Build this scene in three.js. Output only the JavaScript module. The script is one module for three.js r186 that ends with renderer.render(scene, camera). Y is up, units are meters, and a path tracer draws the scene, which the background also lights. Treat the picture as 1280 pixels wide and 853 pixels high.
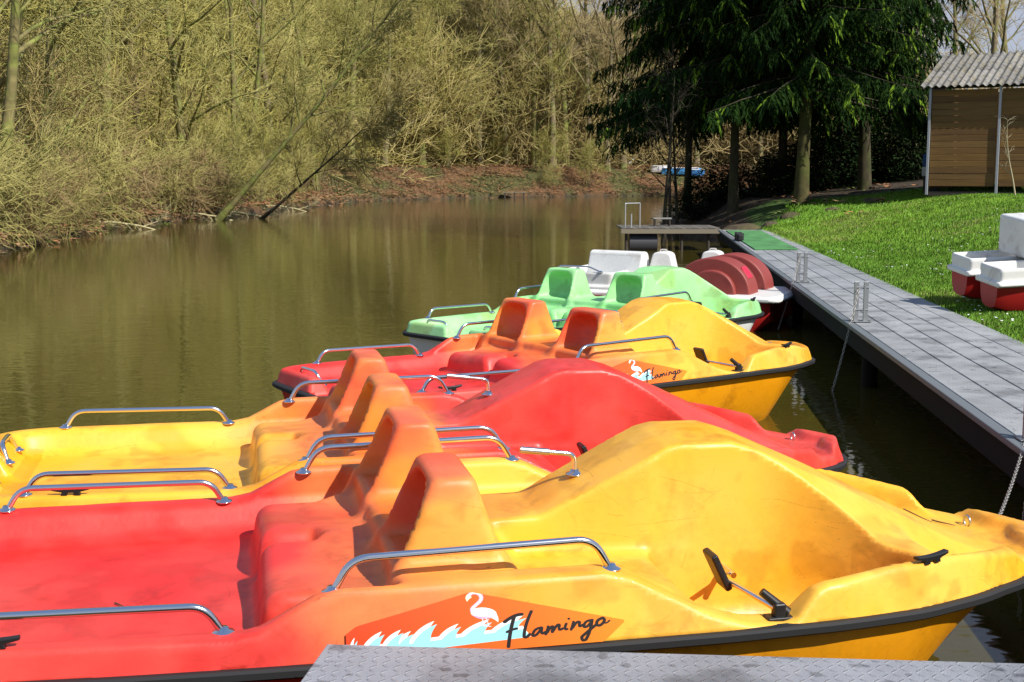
import * as THREE from 'three';
import { mergeGeometries, toCreasedNormals } from 'three/addons/utils/BufferGeometryUtils.js';
import { RoundedBoxGeometry } from 'three/addons/geometries/RoundedBoxGeometry.js';

// ---------------------------------------------------------------- camera, sky, sun, exposure
const scene = new THREE.Scene();
const camera = new THREE.PerspectiveCamera(29.77, 1024 / 682, 0.05, 900);
camera.position.set(0, 1.8, 0);
camera.rotation.set(-0.1329, 0, 0);
const renderer = new THREE.WebGLRenderer({ antialias: true });
renderer.toneMapping = THREE.LinearToneMapping;
renderer.toneMappingExposure = 1.25;
renderer.shadowMap.enabled = true;
const TO_SUN = new THREE.Vector3(0.55, 0.68, 0.49).normalize();
{
  const w = 256, h = 128, d = new Float32Array(w * h * 4);
  for (let j = 0; j < h; j++) for (let i = 0; i < w; i++) {
    const el = (j + 0.5) / h * Math.PI - Math.PI / 2, az = (i + 0.5) / w * 2 * Math.PI;
    const t = Math.pow(Math.max(0, Math.sin(el)), 0.55);
    const c = 0.5 + 0.5 * Math.sin(az * 5 + 3 * Math.sin(el * 7 + az)) * Math.sin(el * 19 + 2 * Math.sin(az * 3));
    const k = 0.94 + 0.1 * c * (1 - t);
    const p = (j * w + i) * 4;
    d[p] = (0.80 * (1 - t) + 0.24 * t) * 0.60 * k; d[p + 1] = (0.85 * (1 - t) + 0.40 * t) * 0.60 * k; d[p + 2] = (0.93 * (1 - t) + 0.78 * t) * 0.60 * k; d[p + 3] = 1;
  }
  const t = new THREE.DataTexture(d, w, h, THREE.RGBAFormat, THREE.FloatType);
  t.mapping = THREE.EquirectangularReflectionMapping; t.magFilter = THREE.LinearFilter; t.needsUpdate = true;
  scene.background = t; scene.environment = t;
}
const sun = new THREE.DirectionalLight(new THREE.Color(1, 0.95, 0.86), 5);
sun.position.copy(TO_SUN).multiplyScalar(90); sun.target.position.set(0, 0, -25);
sun.position.add(sun.target.position);
sun.castShadow = true; sun.shadow.mapSize.set(4096, 4096);
Object.assign(sun.shadow.camera, { left: -60, right: 60, top: 60, bottom: -60, near: 1, far: 260 });
scene.add(sun, sun.target);

// ---------------------------------------------------------------- helpers
function rng(seed) { let a = seed >>> 0; return () => { a = (a + 0x6D2B79F5) | 0; let t = Math.imul(a ^ (a >>> 15), 1 | a); t = (t + Math.imul(t ^ (t >>> 7), 61 | t)) ^ t; return ((t ^ (t >>> 14)) >>> 0) / 4294967296; }; }
const hash3 = (x, y, z) => { let h = Math.imul(x, 374761393) ^ Math.imul(y, 668265263) ^ Math.imul(z, 2147483647 ^ 0x2c1b3c6d); h = Math.imul(h ^ (h >>> 13), 1274126177); return ((h ^ (h >>> 16)) >>> 0) / 4294967296; };
const fade = t => t * t * (3 - 2 * t), lerp = (a, b, t) => a + (b - a) * t, clamp = (x, a = 0, b = 1) => x < a ? a : x > b ? b : x;
const sstep = (a, b, x) => fade(clamp((x - a) / (b - a)));
function noise3(x, y, z) {
  const X = Math.floor(x), Y = Math.floor(y), Z = Math.floor(z), u = fade(x - X), v = fade(y - Y), w = fade(z - Z);
  const g = (i, j, k) => hash3(X + i, Y + j, Z + k);
  return lerp(lerp(lerp(g(0, 0, 0), g(1, 0, 0), u), lerp(g(0, 1, 0), g(1, 1, 0), u), v), lerp(lerp(g(0, 0, 1), g(1, 0, 1), u), lerp(g(0, 1, 1), g(1, 1, 1), u), v), w);
}
function fbm(x, y, z, o = 4) { let s = 0, a = 0.5, n = 0; for (let i = 0; i < o; i++) { s += a * noise3(x, y, z); n += a; x *= 2.03; y *= 2.03; z *= 2.03; a *= 0.5; } return s / n; }
// profile: piecewise smooth curve through [x, y] pairs
function prof(pts) { return x => { if (x <= pts[0][0]) return pts[0][1]; for (let i = 1; i < pts.length; i++) if (x <= pts[i][0]) { const [a, b] = pts[i - 1], [c, d] = pts[i]; return lerp(b, d, (x - a) / (c - a)); } return pts[pts.length - 1][1]; }; }
const smax = (a, b, k) => { const h = Math.max(k - Math.abs(a - b), 0) / k; return Math.max(a, b) + h * h * k * 0.25; };
const smin = (a, b, k) => -smax(-a, -b, k);
const taken = new Map();
function numbered(n) { const k = taken.get(n) || 0; taken.set(n, k + 1); return k ? n + '_' + String(k).padStart(3, '0') : n; }
function shadows(o) { o.castShadow = o.receiveShadow = true; return o; }
function mesh(name, geo, mat, parent) { const m = shadows(new THREE.Mesh(geo, mat)); m.name = parent ? name : numbered(name); (parent || scene).add(m); return m; }
function thing(name, label, category, [x, y, z] = [0, 0, 0], turn = 0, group) {
  const o = new THREE.Group(); o.name = numbered(name); scene.add(o); o.position.set(x, y, z); o.rotation.y = turn;
  o.userData = { label, category }; if (group) o.userData.group = group; return o;
}
function tag(o, label, category, group, kind) { o.userData = { label, category }; if (group) o.userData.group = group; if (kind) o.userData.kind = kind; return o; }
function structure(name, geo, mat) { const m = mesh(name, geo, mat); m.userData.kind = 'structure'; return m; }
function copyOf(root, [x, y, z], turn, label, group, scale = 1) {
  const r = root.clone(); r.name = numbered(root.name.replace(/_\d{3}$/, '')); scene.add(r); r.position.set(x, y, z); r.rotation.y = turn;
  if (scale.length) r.scale.set(...scale); else r.scale.setScalar(scale);
  r.userData = { ...root.userData }; if (label) r.userData.label = label; if (group) r.userData.group = group; return r;
}
const lin = (r, g, b) => new THREE.Color().setRGB(r, g, b);
function std(r, g, b, rough = 0.7, metal = 0, extra = {}) { return new THREE.MeshStandardMaterial({ color: lin(r, g, b), roughness: rough, metalness: metal, ...extra }); }
function dataTex(size, fn, srgb, repeat = 1, h = size) {
  const d = new Uint8Array(size * h * 4);
  for (let j = 0; j < h; j++) for (let i = 0; i < size; i++) { const c = fn(i / size, j / h), p = (j * size + i) * 4; d[p] = clamp(c[0]) * 255; d[p + 1] = clamp(c[1]) * 255; d[p + 2] = clamp(c[2]) * 255; d[p + 3] = 255; }
  const t = new THREE.DataTexture(d, size, h); t.wrapS = t.wrapT = THREE.RepeatWrapping; t.magFilter = THREE.LinearFilter; t.minFilter = THREE.LinearMipmapLinearFilter; t.generateMipmaps = true;
  if (srgb) t.colorSpace = THREE.SRGBColorSpace; t.repeat.set(repeat, repeat); t.needsUpdate = true; return t;
}
// tileable noise on the unit square
function tnoise(u, v, f, seed) { const X = Math.floor(u * f), Y = Math.floor(v * f), a = fade(u * f - X), b = fade(v * f - Y), m = n => ((n % f) + f) % f; const g = (i, j) => hash3(m(X + i), m(Y + j), seed); return lerp(lerp(g(0, 0), g(1, 0), a), lerp(g(0, 1), g(1, 1), a), b); }
function tfbm(u, v, f, seed, o = 4) { let s = 0, a = 0.5, n = 0; for (let i = 0; i < o; i++) { s += a * tnoise(u, v, f, seed + i); n += a; f *= 2; a *= 0.5; } return s / n; }
function box(w, h, d, x = 0, y = 0, z = 0, r = 0) { const g = r ? new RoundedBoxGeometry(w, h, d, 2, r) : new THREE.BoxGeometry(w, h, d); g.translate(x, y, z); return g; }
function rod(a, b, r0, r1 = r0, seg = 8) {
  const A = new THREE.Vector3(...a), B = new THREE.Vector3(...b), d = B.clone().sub(A), g = new THREE.CylinderGeometry(r1, r0, d.length(), seg, 1);
  g.translate(0, d.length() / 2, 0); g.applyQuaternion(new THREE.Quaternion().setFromUnitVectors(new THREE.Vector3(0, 1, 0), d.normalize())); g.translate(...a); return g;
}
// bent pipe through points with rounded corners
function pipe(pts, r, corner = 0.05, seg = 8) {
  const P = pts.map(p => new THREE.Vector3(...p)), path = new THREE.CurvePath(); let prev = P[0];
  for (let i = 1; i < P.length - 1; i++) {
    const a = P[i - 1].clone().sub(P[i]), b = P[i + 1].clone().sub(P[i]), c = Math.min(corner, a.length() * 0.48, b.length() * 0.48);
    const p = P[i].clone().addScaledVector(a.normalize(), c), q = P[i].clone().addScaledVector(b.normalize(), c);
    path.add(new THREE.LineCurve3(prev, p)); path.add(new THREE.QuadraticBezierCurve3(p, P[i], q)); prev = q;
  }
  path.add(new THREE.LineCurve3(prev, P[P.length - 1]));
  const pos = []; for (const c of path.curves) { const n = c.isLineCurve3 ? 1 : 6; for (let k = 0; k < n; k++) pos.push(c.getPoint(k / n)); } pos.push(P[P.length - 1]);
  const out = [], nor = [], idx = []; let up = new THREE.Vector3(0.123, 0.31, 0.94).normalize();
  for (let i = 0; i < pos.length; i++) {
    const t = pos[Math.min(i + 1, pos.length - 1)].clone().sub(pos[Math.max(i - 1, 0)]).normalize();
    up = up.clone().addScaledVector(t, -up.dot(t)).normalize(); const side = new THREE.Vector3().crossVectors(t, up);
    for (let k = 0; k < seg; k++) { const a = k / seg * 2 * Math.PI, n = up.clone().multiplyScalar(Math.cos(a)).addScaledVector(side, Math.sin(a)); nor.push(n.x, n.y, n.z); out.push(pos[i].x + n.x * r, pos[i].y + n.y * r, pos[i].z + n.z * r); }
    if (i) for (let k = 0; k < seg; k++) { const a = (i - 1) * seg + k, b = (i - 1) * seg + (k + 1) % seg, c = i * seg + k, d = i * seg + (k + 1) % seg; idx.push(a, b, c, b, d, c); }
  }
  const s = out.length / 3; for (const e of [0, pos.length - 1]) { const p = pos[e]; out.push(p.x, p.y, p.z); nor.push(0, 1, 0); for (let k = 0; k < seg; k++) { const a = e * seg + k, b = e * seg + (k + 1) % seg; e ? idx.push(a, b, s + 1) : idx.push(a, s, b); } }
  const g = new THREE.BufferGeometry(); g.setAttribute('position', new THREE.Float32BufferAttribute(out, 3)); g.setAttribute('normal', new THREE.Float32BufferAttribute(nor, 3)); g.setAttribute('uv', new THREE.Float32BufferAttribute(new Float32Array(out.length / 3 * 2), 2)); g.setIndex(idx); return g;
}
const strip = g => { const o = g.index ? g.toNonIndexed() : g; for (const k of Object.keys(o.attributes)) if (k !== 'position' && k !== 'normal' && k !== 'uv') o.deleteAttribute(k); return o; };
const join = list => mergeGeometries(list.map(strip));

// surface of a field on a grid (naive surface nets): f(x, y, z) < 0 inside
function surfaceNet(lo, hi, h, f) {
  const n = [0, 1, 2].map(k => Math.ceil((hi[k] - lo[k]) / h) + 1), [nx, ny, nz] = n, F = new Float32Array(nx * ny * nz), at = (i, j, k) => (k * ny + j) * nx + i;
  const B = 5, rad = h * B * 0.87 * 2.6; // blocks well away from the surface take one value
  for (let k0 = 0; k0 < nz; k0 += B) for (let j0 = 0; j0 < ny; j0 += B) for (let i0 = 0; i0 < nx; i0 += B) {
    const m = f(lo[0] + (i0 + B / 2 - 0.5) * h, lo[1] + (j0 + B / 2 - 0.5) * h, lo[2] + (k0 + B / 2 - 0.5) * h), skip = Math.abs(m) > rad;
    for (let k = k0; k < Math.min(nz, k0 + B); k++) for (let j = j0; j < Math.min(ny, j0 + B); j++) for (let i = i0; i < Math.min(nx, i0 + B); i++) F[at(i, j, k)] = skip ? m : f(lo[0] + i * h, lo[1] + j * h, lo[2] + k * h);
  }
  const id = new Int32Array(F.length).fill(-1), pos = [];
  const C = [[0, 0, 0], [1, 0, 0], [0, 1, 0], [1, 1, 0], [0, 0, 1], [1, 0, 1], [0, 1, 1], [1, 1, 1]], E = [];
  for (let a = 0; a < 8; a++) for (let b = a + 1; b < 8; b++) if ([0, 1, 2].filter(q => C[a][q] !== C[b][q]).length === 1) E.push([a, b]);
  for (let k = 0; k < nz - 1; k++) for (let j = 0; j < ny - 1; j++) for (let i = 0; i < nx - 1; i++) {
    let m = 0; const v = []; for (let c = 0; c < 8; c++) { const q = F[at(i + C[c][0], j + C[c][1], k + C[c][2])]; v.push(q); if (q < 0) m |= 1 << c; }
    if (m === 0 || m === 255) continue; let x = 0, y = 0, z = 0, s = 0;
    for (const [a, b] of E) if ((v[a] < 0) !== (v[b] < 0)) { const t = v[a] / (v[a] - v[b]); x += lerp(C[a][0], C[b][0], t); y += lerp(C[a][1], C[b][1], t); z += lerp(C[a][2], C[b][2], t); s++; }
    id[at(i, j, k)] = pos.length / 3; pos.push(lo[0] + (i + x / s) * h, lo[1] + (j + y / s) * h, lo[2] + (k + z / s) * h);
  }
  const nor = new Float32Array(pos.length), e = h * 0.6;
  for (let p = 0; p < pos.length; p += 3) {
    let x = pos[p], y = pos[p + 1], z = pos[p + 2], gx, gy, gz, l;
    for (let it = 0; it < 2; it++) {
      gx = f(x + e, y, z) - f(x - e, y, z); gy = f(x, y + e, z) - f(x, y - e, z); gz = f(x, y, z + e) - f(x, y, z - e); l = Math.hypot(gx, gy, gz) || 1;
      if (!it) { const d = clamp(f(x, y, z) / (l / (2 * e)), -h * 0.5, h * 0.5); x -= d * gx / l; y -= d * gy / l; z -= d * gz / l; }
    }
    pos[p] = x; pos[p + 1] = y; pos[p + 2] = z; nor[p] = gx / l; nor[p + 1] = gy / l; nor[p + 2] = gz / l;
  }
  const tri = [], quad = (a, b, c, d, flip) => { if (a < 0 || b < 0 || c < 0 || d < 0) return; flip ? tri.push(a, c, b, a, d, c) : tri.push(a, b, c, a, c, d); };
  for (let k = 1; k < nz - 1; k++) for (let j = 1; j < ny - 1; j++) for (let i = 1; i < nx - 1; i++) {
    const s = F[at(i, j, k)] < 0;
    if (s !== F[at(i + 1, j, k)] < 0) quad(id[at(i, j - 1, k - 1)], id[at(i, j, k - 1)], id[at(i, j, k)], id[at(i, j - 1, k)], !s);
    if (s !== F[at(i, j + 1, k)] < 0) quad(id[at(i - 1, j, k - 1)], id[at(i - 1, j, k)], id[at(i, j, k)], id[at(i, j, k - 1)], !s);
    if (s !== F[at(i, j, k + 1)] < 0) quad(id[at(i - 1, j - 1, k)], id[at(i, j - 1, k)], id[at(i, j, k)], id[at(i - 1, j, k)], !s);
  }
  return { pos, nor, tri };
}
// cut a net into named pieces (which = function of a triangle's middle), with colours and box-mapped uv in metres
function pieces(net, which, colour) {
  const sets = new Map(), { pos, nor, tri } = net;
  for (let t = 0; t < tri.length; t += 3) {
    const [a, b, c] = [tri[t] * 3, tri[t + 1] * 3, tri[t + 2] * 3], m = q => (pos[a + q] + pos[b + q] + pos[c + q]) / 3, k = which(m(0), m(1), m(2));
    if (!sets.has(k)) sets.set(k, { p: [], n: [], u: [], c: [] }); const S = sets.get(k);
    const ax = [0, 1, 2].map(q => Math.abs(nor[a + q] + nor[b + q] + nor[c + q])), d = ax[1] >= ax[0] * 0.8 && ax[1] >= ax[2] * 0.8 ? 1 : ax[0] > ax[2] ? 0 : 2;
    for (const v of [a, b, c]) {
      S.p.push(pos[v], pos[v + 1], pos[v + 2]); S.n.push(nor[v], nor[v + 1], nor[v + 2]);
      S.u.push(d === 0 ? pos[v + 2] : pos[v], d === 1 ? pos[v + 2] : pos[v + 1]); S.c.push(...colour(k, pos[v], pos[v + 1], pos[v + 2]));
    }
  }
  const out = {}; for (const [k, S] of sets) { const g = new THREE.BufferGeometry(); g.setAttribute('position', new THREE.Float32BufferAttribute(S.p, 3)); g.setAttribute('normal', new THREE.Float32BufferAttribute(S.n, 3)); g.setAttribute('uv', new THREE.Float32BufferAttribute(S.u, 2)); g.setAttribute('color', new THREE.Float32BufferAttribute(S.c, 3)); out[k] = g; }
  return out;
}
const R = d => d * Math.PI / 180;

// ---------------------------------------------------------------- moulded pedal boat (bow = +x, waterline y = 0)
const halfWidth = prof([[-2.14, 0.60], [-2.06, 0.70], [-1.9, 0.75], [-1.3, 0.785], [-0.5, 0.81], [0.5, 0.81], [0.9, 0.79], [1.2, 0.715], [1.5, 0.585], [1.75, 0.43], [1.92, 0.29], [2.02, 0.17], [2.09, 0.0]]);
const outline = []; for (let x = -2.14; x <= 2.0901; x += 0.03) outline.push([x, halfWidth(x)]);
for (let it = 0; it < 3; it++) for (let i = 1; i < outline.length - 1; i++) outline[i][1] = (outline[i - 1][1] + 2 * outline[i][1] + outline[i + 1][1]) / 4;
const loop2 = [[outline[0][0], 0], ...outline, [2.095, 0]];
const BG = { h: 0.03, x0: -2.4, nx: 162, nz: 40 }, plan = new Float32Array(BG.nx * BG.nz);
for (let k = 0; k < BG.nz; k++) for (let i = 0; i < BG.nx; i++) {
  const x = BG.x0 + i * BG.h, z = (k - 3) * BG.h; let best = 9;
  for (let s = 1; s < loop2.length; s++) { const [ax, az] = loop2[s - 1], [bx, bz] = loop2[s], dx = bx - ax, dz = bz - az, t = clamp(((x - ax) * dx + (z - az) * dz) / (dx * dx + dz * dz || 1)); best = Math.min(best, Math.hypot(x - ax - dx * t, z - az - dz * t)); }
  const inside = x > -2.14 && x < 2.09 && Math.abs(z) < halfWidth(x); plan[k * BG.nx + i] = inside ? -best : best;
}
function plan2(x, z) {
  const u = clamp((x - BG.x0) / BG.h, 0, BG.nx - 1.001), v = clamp(z / BG.h + 3, 0, BG.nz - 1.001), i = u | 0, k = v | 0, a = u - i, b = v - k, p = k * BG.nx + i;
  return lerp(lerp(plan[p], plan[p + 1], a), lerp(plan[p + BG.nx], plan[p + BG.nx + 1], a), b);
}
const railY = prof([[-2.2, 0.42], [-1, 0.41], [0.9, 0.41], [1.6, 0.375], [2.1, 0.325]]);
const coaming = prof([[-2.2, 0.52], [-0.98, 0.505], [-0.90, 0.52], [-0.74, 0.605], [-0.66, 0.62], [0.12, 0.62], [0.2, 0.60], [0.45, 0.475], [0.58, 0.435], [0.69, 0.425], [0.725, 0.435], [0.80, 0.515], [0.84, 0.53], [1.1, 0.55], [1.4, 0.535], [1.74, 0.465], [1.80, 0.415], [1.90, 0.405], [1.935, 0.445], [2.2, 0.445]]);
const ridge = prof([[-0.2, 0.62], [0.05, 0.628], [0.15, 0.685], [0.50, 0.862], [0.56, 0.875], [0.74, 0.872], [0.82, 0.848], [1.1, 0.72], [1.42, 0.565], [1.62, 0.465], [1.75, 0.41], [1.85, 0.39], [2.2, 0.38]]);
const tex01 = (x, a, b) => clamp((x - a) / (b - a));
function boatField(x, y, zs) {
  const z = Math.abs(zs), d = plan2(x, z), ry = railY(x); if (d > 0.2) return d;
  const bowR = sstep(0.9, 2.0, x), up = y - ry;
  const inset = up > 0 ? up * 0.30 : (-up) * (0.20 + 1.3 * bowR * bowR) + 0.02 + up * up * 0.5;
  const shell = d + inset; let f = smax(shell, y - coaming(x) - (zs < 0 ? 0.03 * sstep(0.9, 1.1, x) * sstep(1.78, 1.72, x) : 0), 0.022); f = smax(f, -0.16 - y, 0.12);
  // stern deck and transom gap
  const wallS = d + 0.17 + (0.40 - Math.min(y, 0.51)) * 0.6;
  let cut = smax(smax(wallS, 0.395 - y, 0.05), x + 0.5, 0.03); f = smax(f, -cut, 0.035);
  cut = smax(smax(z - 0.10 - (y - 0.4) * 0.35, 0.395 - y, 0.03), x + 1.8, 0.03); f = smax(f, -cut, 0.03);
  // bow deck recess
  cut = smax(smax(d + 0.115 + (0.42 - y) * 0.35, 0.405 - y, 0.03), 1.34 - x, 0.05); f = smax(f, -cut, 0.03);
  // paddle housing: flat-topped ridge that widens into the sloping bow deck
  const R = ridge(x), bow = tex01(x, 0.80, 1.31), zin = 0.17 + 0.05 * sstep(0.05, 0.45, x) + 0.42 * Math.pow(bow, 2.1), slope = bow * (1 - bow) > 0 ? 1.7 * Math.pow(bow, 1.1) : 0;
  let dome = smax((y - R + 0.08 * Math.max(0, Math.min(z, 0.2) - 0.05) + 0.46 * Math.max(0, z - 0.2)) * 0.92, z - zin - 0.05 - (x > 1.26 ? (x - 1.26) * 6 : 0), 0.014);
  dome = smax(dome, smax(smax(-0.3 - x, x - 1.9, 0.03), shell + 0.02, 0.03), 0.03); f = smin(f, dome, 0.03);
  // front seats and foot wells, cut into it with crisp rims
  const wellSide = smax(d + 0.175 + (0.52 - y) * 0.22, zin + (0.62 - y) * 0.10 - z, 0.05);
  cut = smax(smax(wellSide, 0.50 - y, 0.04), smax(-0.3 - x, x - 0.6, 0.05), 0.05); f = smax(f, -cut, 0.02);
  const wz = smax(d + 0.155 + (0.3 - y) * 0.3, (zin + (0.62 - y) * 0.10 - z) / (1 + 0.45 * slope), 0.07);
  cut = smax(smax(wz, 0.21 - y, 0.14), smax(0.40 - x + (y - 0.3) * 0.1, x - 1.33, 0.03), 0.04); f = smax(f, -cut, 0.016);
  // rear cushions
  const cush = smax(smax(smax(y - 0.555 + 0.02 * Math.cos((z - 0.4) * 7), -0.875 - x + (0.55 - y) * -0.16, 0.06), x + 0.25, 0.02), smax(z - 0.52 - (0.555 - y) * 0.15 - Math.max(0, x + 0.66) * 0.8, 0.03 - z - (0.5 - y) * 0.4 - Math.max(0, x + 0.7) * 2, 0.05), 0.05);
  f = smin(f, smax(cush, shell + 0.08, 0.03), 0.045);
  // backrests
  const zc = z - 0.405, hgt = 0.885 - y;
  const half = 0.185 + hgt * 0.10 + Math.max(0, hgt - 0.24) * 0.5;
  const aft = -(x + 0.375) - hgt * 0.46, fore = (x + 0.245) - hgt * 0.34 - Math.max(0, hgt - 0.2) * 0.35;
  let back = smax(smax(smax(aft, fore, 0.02), Math.abs(zc) - half, 0.038), -hgt, 0.02); back = smax(back, shell + 0.085, 0.03);
  // scoop in the aft face
  const sl = (x + 0.375) + hgt * 0.46, sy = Math.max(0, (y - 0.69) / 0.170), sz = zc / (0.172 + Math.max(0, 0.72 - y) * 0.12), q = Math.pow(Math.pow(Math.abs(sy), 3.2) + Math.pow(Math.abs(sz), 3.2), 1 / 3.2);
  const scoop = sl - 0.15 * (1 - Math.pow(q, 3.5));
  back = smax(back, -scoop * 0.7, 0.022);
  f = smin(f, back, 0.04);
  return f;
}
const surfN = (x, y) => { let a = 1.1; while (boatField(x, y, a) > 0 && a > 0.3) a -= 0.01; let b = a + 0.01; for (let i = 0; i < 30; i++) { const m = (a + b) / 2; boatField(x, y, m) < 0 ? a = m : b = m; } return a; };
const deckY = (x, z) => { let b = 1.1; while (boatField(x, b, z) > 0 && b > -0.3) b -= 0.01; let a = b; b += 0.01; for (let i = 0; i < 14; i++) { const m = (a + b) / 2; boatField(x, m, z) < 0 ? a = m : b = m; } return a; };
const boatNet = surfaceNet([-2.24, -0.22, -0.92], [2.2, 1.0, 0.92], 0.0175, boatField);
function boatPart(x, y, z) {
  const a = Math.abs(z);
  if (y < railY(x) - 0.005 && plan2(x, a) > -0.2 - (railY(x) - y) * 1.6 && (boatField(x, y, a + 0.05) > 0 || x > 1.3 || x < -1.9) || y < 0.1) return 'hull';
  if (x > -0.57 && x < 0.02 && y > 0.60 - 0.02 && a > 0.14 && a < 0.7) return z > 0 ? 'backrest_b' : 'backrest_a';
  if (x > -0.95 && x <= -0.3 && a < 0.64 && y > 0.41) return z > 0 ? 'seat_b' : 'seat_a';
  if (a < 0.34 && x > 0.05 && x < 1.3 && y > 0.5) return 'paddle_housing';
  if (x > 1.05) return 'bow_deck';
  return 'deck';
}
// colours: plastic dyed in two tones that run into each other, with mottled patches and streaks
const DYE = { red: [0.72, 0.026, 0.022], yellow: [0.87, 0.42, 0.008], orange: [0.78, 0.17, 0.035], green: [0.27, 0.68, 0.24], white: [0.80, 0.82, 0.80], hullYellow: [0.85, 0.34, 0.004], hullRed: [0.62, 0.02, 0.015] };
const mix3 = (a, b, t) => [lerp(a[0], b[0], t), lerp(a[1], b[1], t), lerp(a[2], b[2], t)];
function boatColour(kind) {
  const [aft, fore, seat] = { redYellow: [DYE.red, DYE.yellow, DYE.orange], yellowRed: [DYE.yellow, DYE.red, DYE.orange], green: [DYE.green, DYE.green, DYE.green] }[kind];
  const sd = { redYellow: 3, yellowRed: 11, green: 23 }[kind];
  return (part, x, y, z) => {
    const n = fbm(x * 1.6 + sd, y * 2.2, z * 1.6, 3) - 0.5, m = fbm(x * 6 + sd, y * 6, z * 6 + 9, 3) - 0.5;
    if (part === 'hull') { const base = kind === 'green' ? DYE.white : kind === 'redYellow' ? mix3(DYE.hullRed, DYE.hullYellow, sstep(-0.9, -0.2, x)) : mix3(DYE.hullYellow, DYE.hullRed, sstep(-0.9, -0.2, x)); const grime = sstep(0.42, 0.62, fbm(x * 3, y * 14, z * 3 + 4, 3)) * sstep(0.1, 0.02, y) * 0.5; return mix3(mix3(base, [0.1, 0.08, 0.03], grime), base, 0.35); }
    const xx = x + n * 0.75 + m * 0.15;
    let c = xx < -0.5 ? mix3(aft, seat, sstep(-0.95, -0.5, xx)) : mix3(seat, fore, sstep(-0.38, 0.05, xx));
    const ws = kind === 'green' ? 0 : sstep(0.57, 0.68, y) * sstep(-0.64, -0.54, x) * sstep(0.03, -0.06, x), mt = fbm(x * 3 + sd, y * 4, z * 3, 3) - 0.5;
    c = mix3(c, seat, 0.5 * ws); c = mix3(c, mt > 0 ? DYE.yellow : DYE.red, ws * clamp(Math.abs(mt) * 3.4, 0, 0.5));
    const faded = kind === 'green' ? [0.55, 0.82, 0.48] : mix3([0.78, 0.155, 0.105], [0.89, 0.545, 0.13], clamp((c[1] - 0.03) / 0.38)), pale = clamp(0.30 + n * 1.1 + m * 0.5, 0, 0.8); c = mix3(c, faded, pale * 0.75);
    const dark = sstep(0.04, 0.12, fbm(x * 2.4 + sd * 5, y * 3, z * 2.4, 3) - 0.56); c = mix3(c, c.map((v, i) => v * [0.94, 0.68, 0.45][i]), dark * 0.6);
    { const st = sstep(0.50, 0.56, fbm(x * 4 + sd, y * 8, z * 4 + 31, 4)) * sstep(0.50, 0.42, fbm(x * 9, y * 9, z * 9 + sd, 2)); c = mix3(c, c.map((v, i) => v * [0.62, 0.5, 0.4][i]), 0.42 * st); }
    return c;
  };
}
const scuffs = (() => { // rasterised scratches, drips and dirty smears on a tile of 1.25 m
  const N = 1024, a = new Float32Array(N * N), R = rng(808), dab = (x, y, r, v) => { for (let j = -r; j <= r; j++) for (let i = -r; i <= r; i++) { const p = ((y + j) & 1023) * N + ((x + i) & 1023); a[p] = Math.min(1, a[p] + v * Math.max(0, 1 - Math.hypot(i, j) / (r + 0.5))); } };
  for (let s = 0; s < 150; s++) { let x = R() * N, y = R() * N, d = R() < 0.6 ? (R() - 0.5) * 0.5 : R() * 6.28, L = 12 + Math.pow(R(), 3) * 220, v = 0.12 + 0.5 * R() * R(); for (let k = 0; k < L; k++) { x += Math.cos(d); y += Math.sin(d); d += (R() - 0.5) * 0.08; if (R() < 0.85) dab(x | 0, y | 0, R() < 0.45 ? 1 : 0, v); } }
  for (let s = 0; s < 40; s++) { let x = R() * N, y = R() * N, d = (R() - 0.5) * 0.7, L = 20 + R() * 90; for (let k = 0; k < L; k += 2) { x += 2 * Math.cos(d); y += 2 * Math.sin(d); dab(x | 0, (y + (R() - 0.5) * 14) | 0, 1 + (R() * 3 | 0), 0.16 * R()); } }
  for (let s = 0; s < 420; s++) dab(R() * N | 0, R() * N | 0, R() * 2.6 | 0, 0.7 * R()); return a;
})();
const grimeTex = dataTex(1024, (u, v) => {
  const streak = sstep(0.54, 0.78, tfbm(u, v, 6, 31, 6)), fine = tfbm(u, v, 64, 77, 3), broad = tfbm(u, v, 3, 15, 5), s = scuffs[((v * 1024 | 0) & 1023) * 1024 + ((u * 1024 | 0) & 1023)];
  const k = 1 - 0.14 * (fine - 0.5) - 0.22 * streak * (0.4 + fine) - 0.75 * s + 0.22 * (broad - 0.6); return [k + 0.04 * s, k * (1 - 0.05 * streak), k * (1 - 0.08 * streak)];
}, false, 0.8);
const plasticBump = dataTex(512, (u, v) => { const k = 0.6 * tfbm(u, v, 6, 3, 3) + 0.4 * tfbm(u, v, 60, 8, 2); return [k, k, k]; }, false, 1.3);
const plasticRough = dataTex(512, (u, v) => { const k = 0.26 + 0.34 * tfbm(u, v, 10, 41, 5); return [k, k, k]; }, false, 0.9);
const plastic = new THREE.MeshPhysicalMaterial({ vertexColors: true, map: grimeTex, bumpMap: plasticBump, bumpScale: 0.0006, roughness: 1, roughnessMap: plasticRough, specularIntensity: 0.8 });
const chrome = std(0.72, 0.72, 0.72, 0.16, 1), rubber = std(0.012, 0.012, 0.013, 0.7), blackPlastic = std(0.012, 0.012, 0.012, 0.45), steel = std(0.55, 0.56, 0.57, 0.32, 1);

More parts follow.
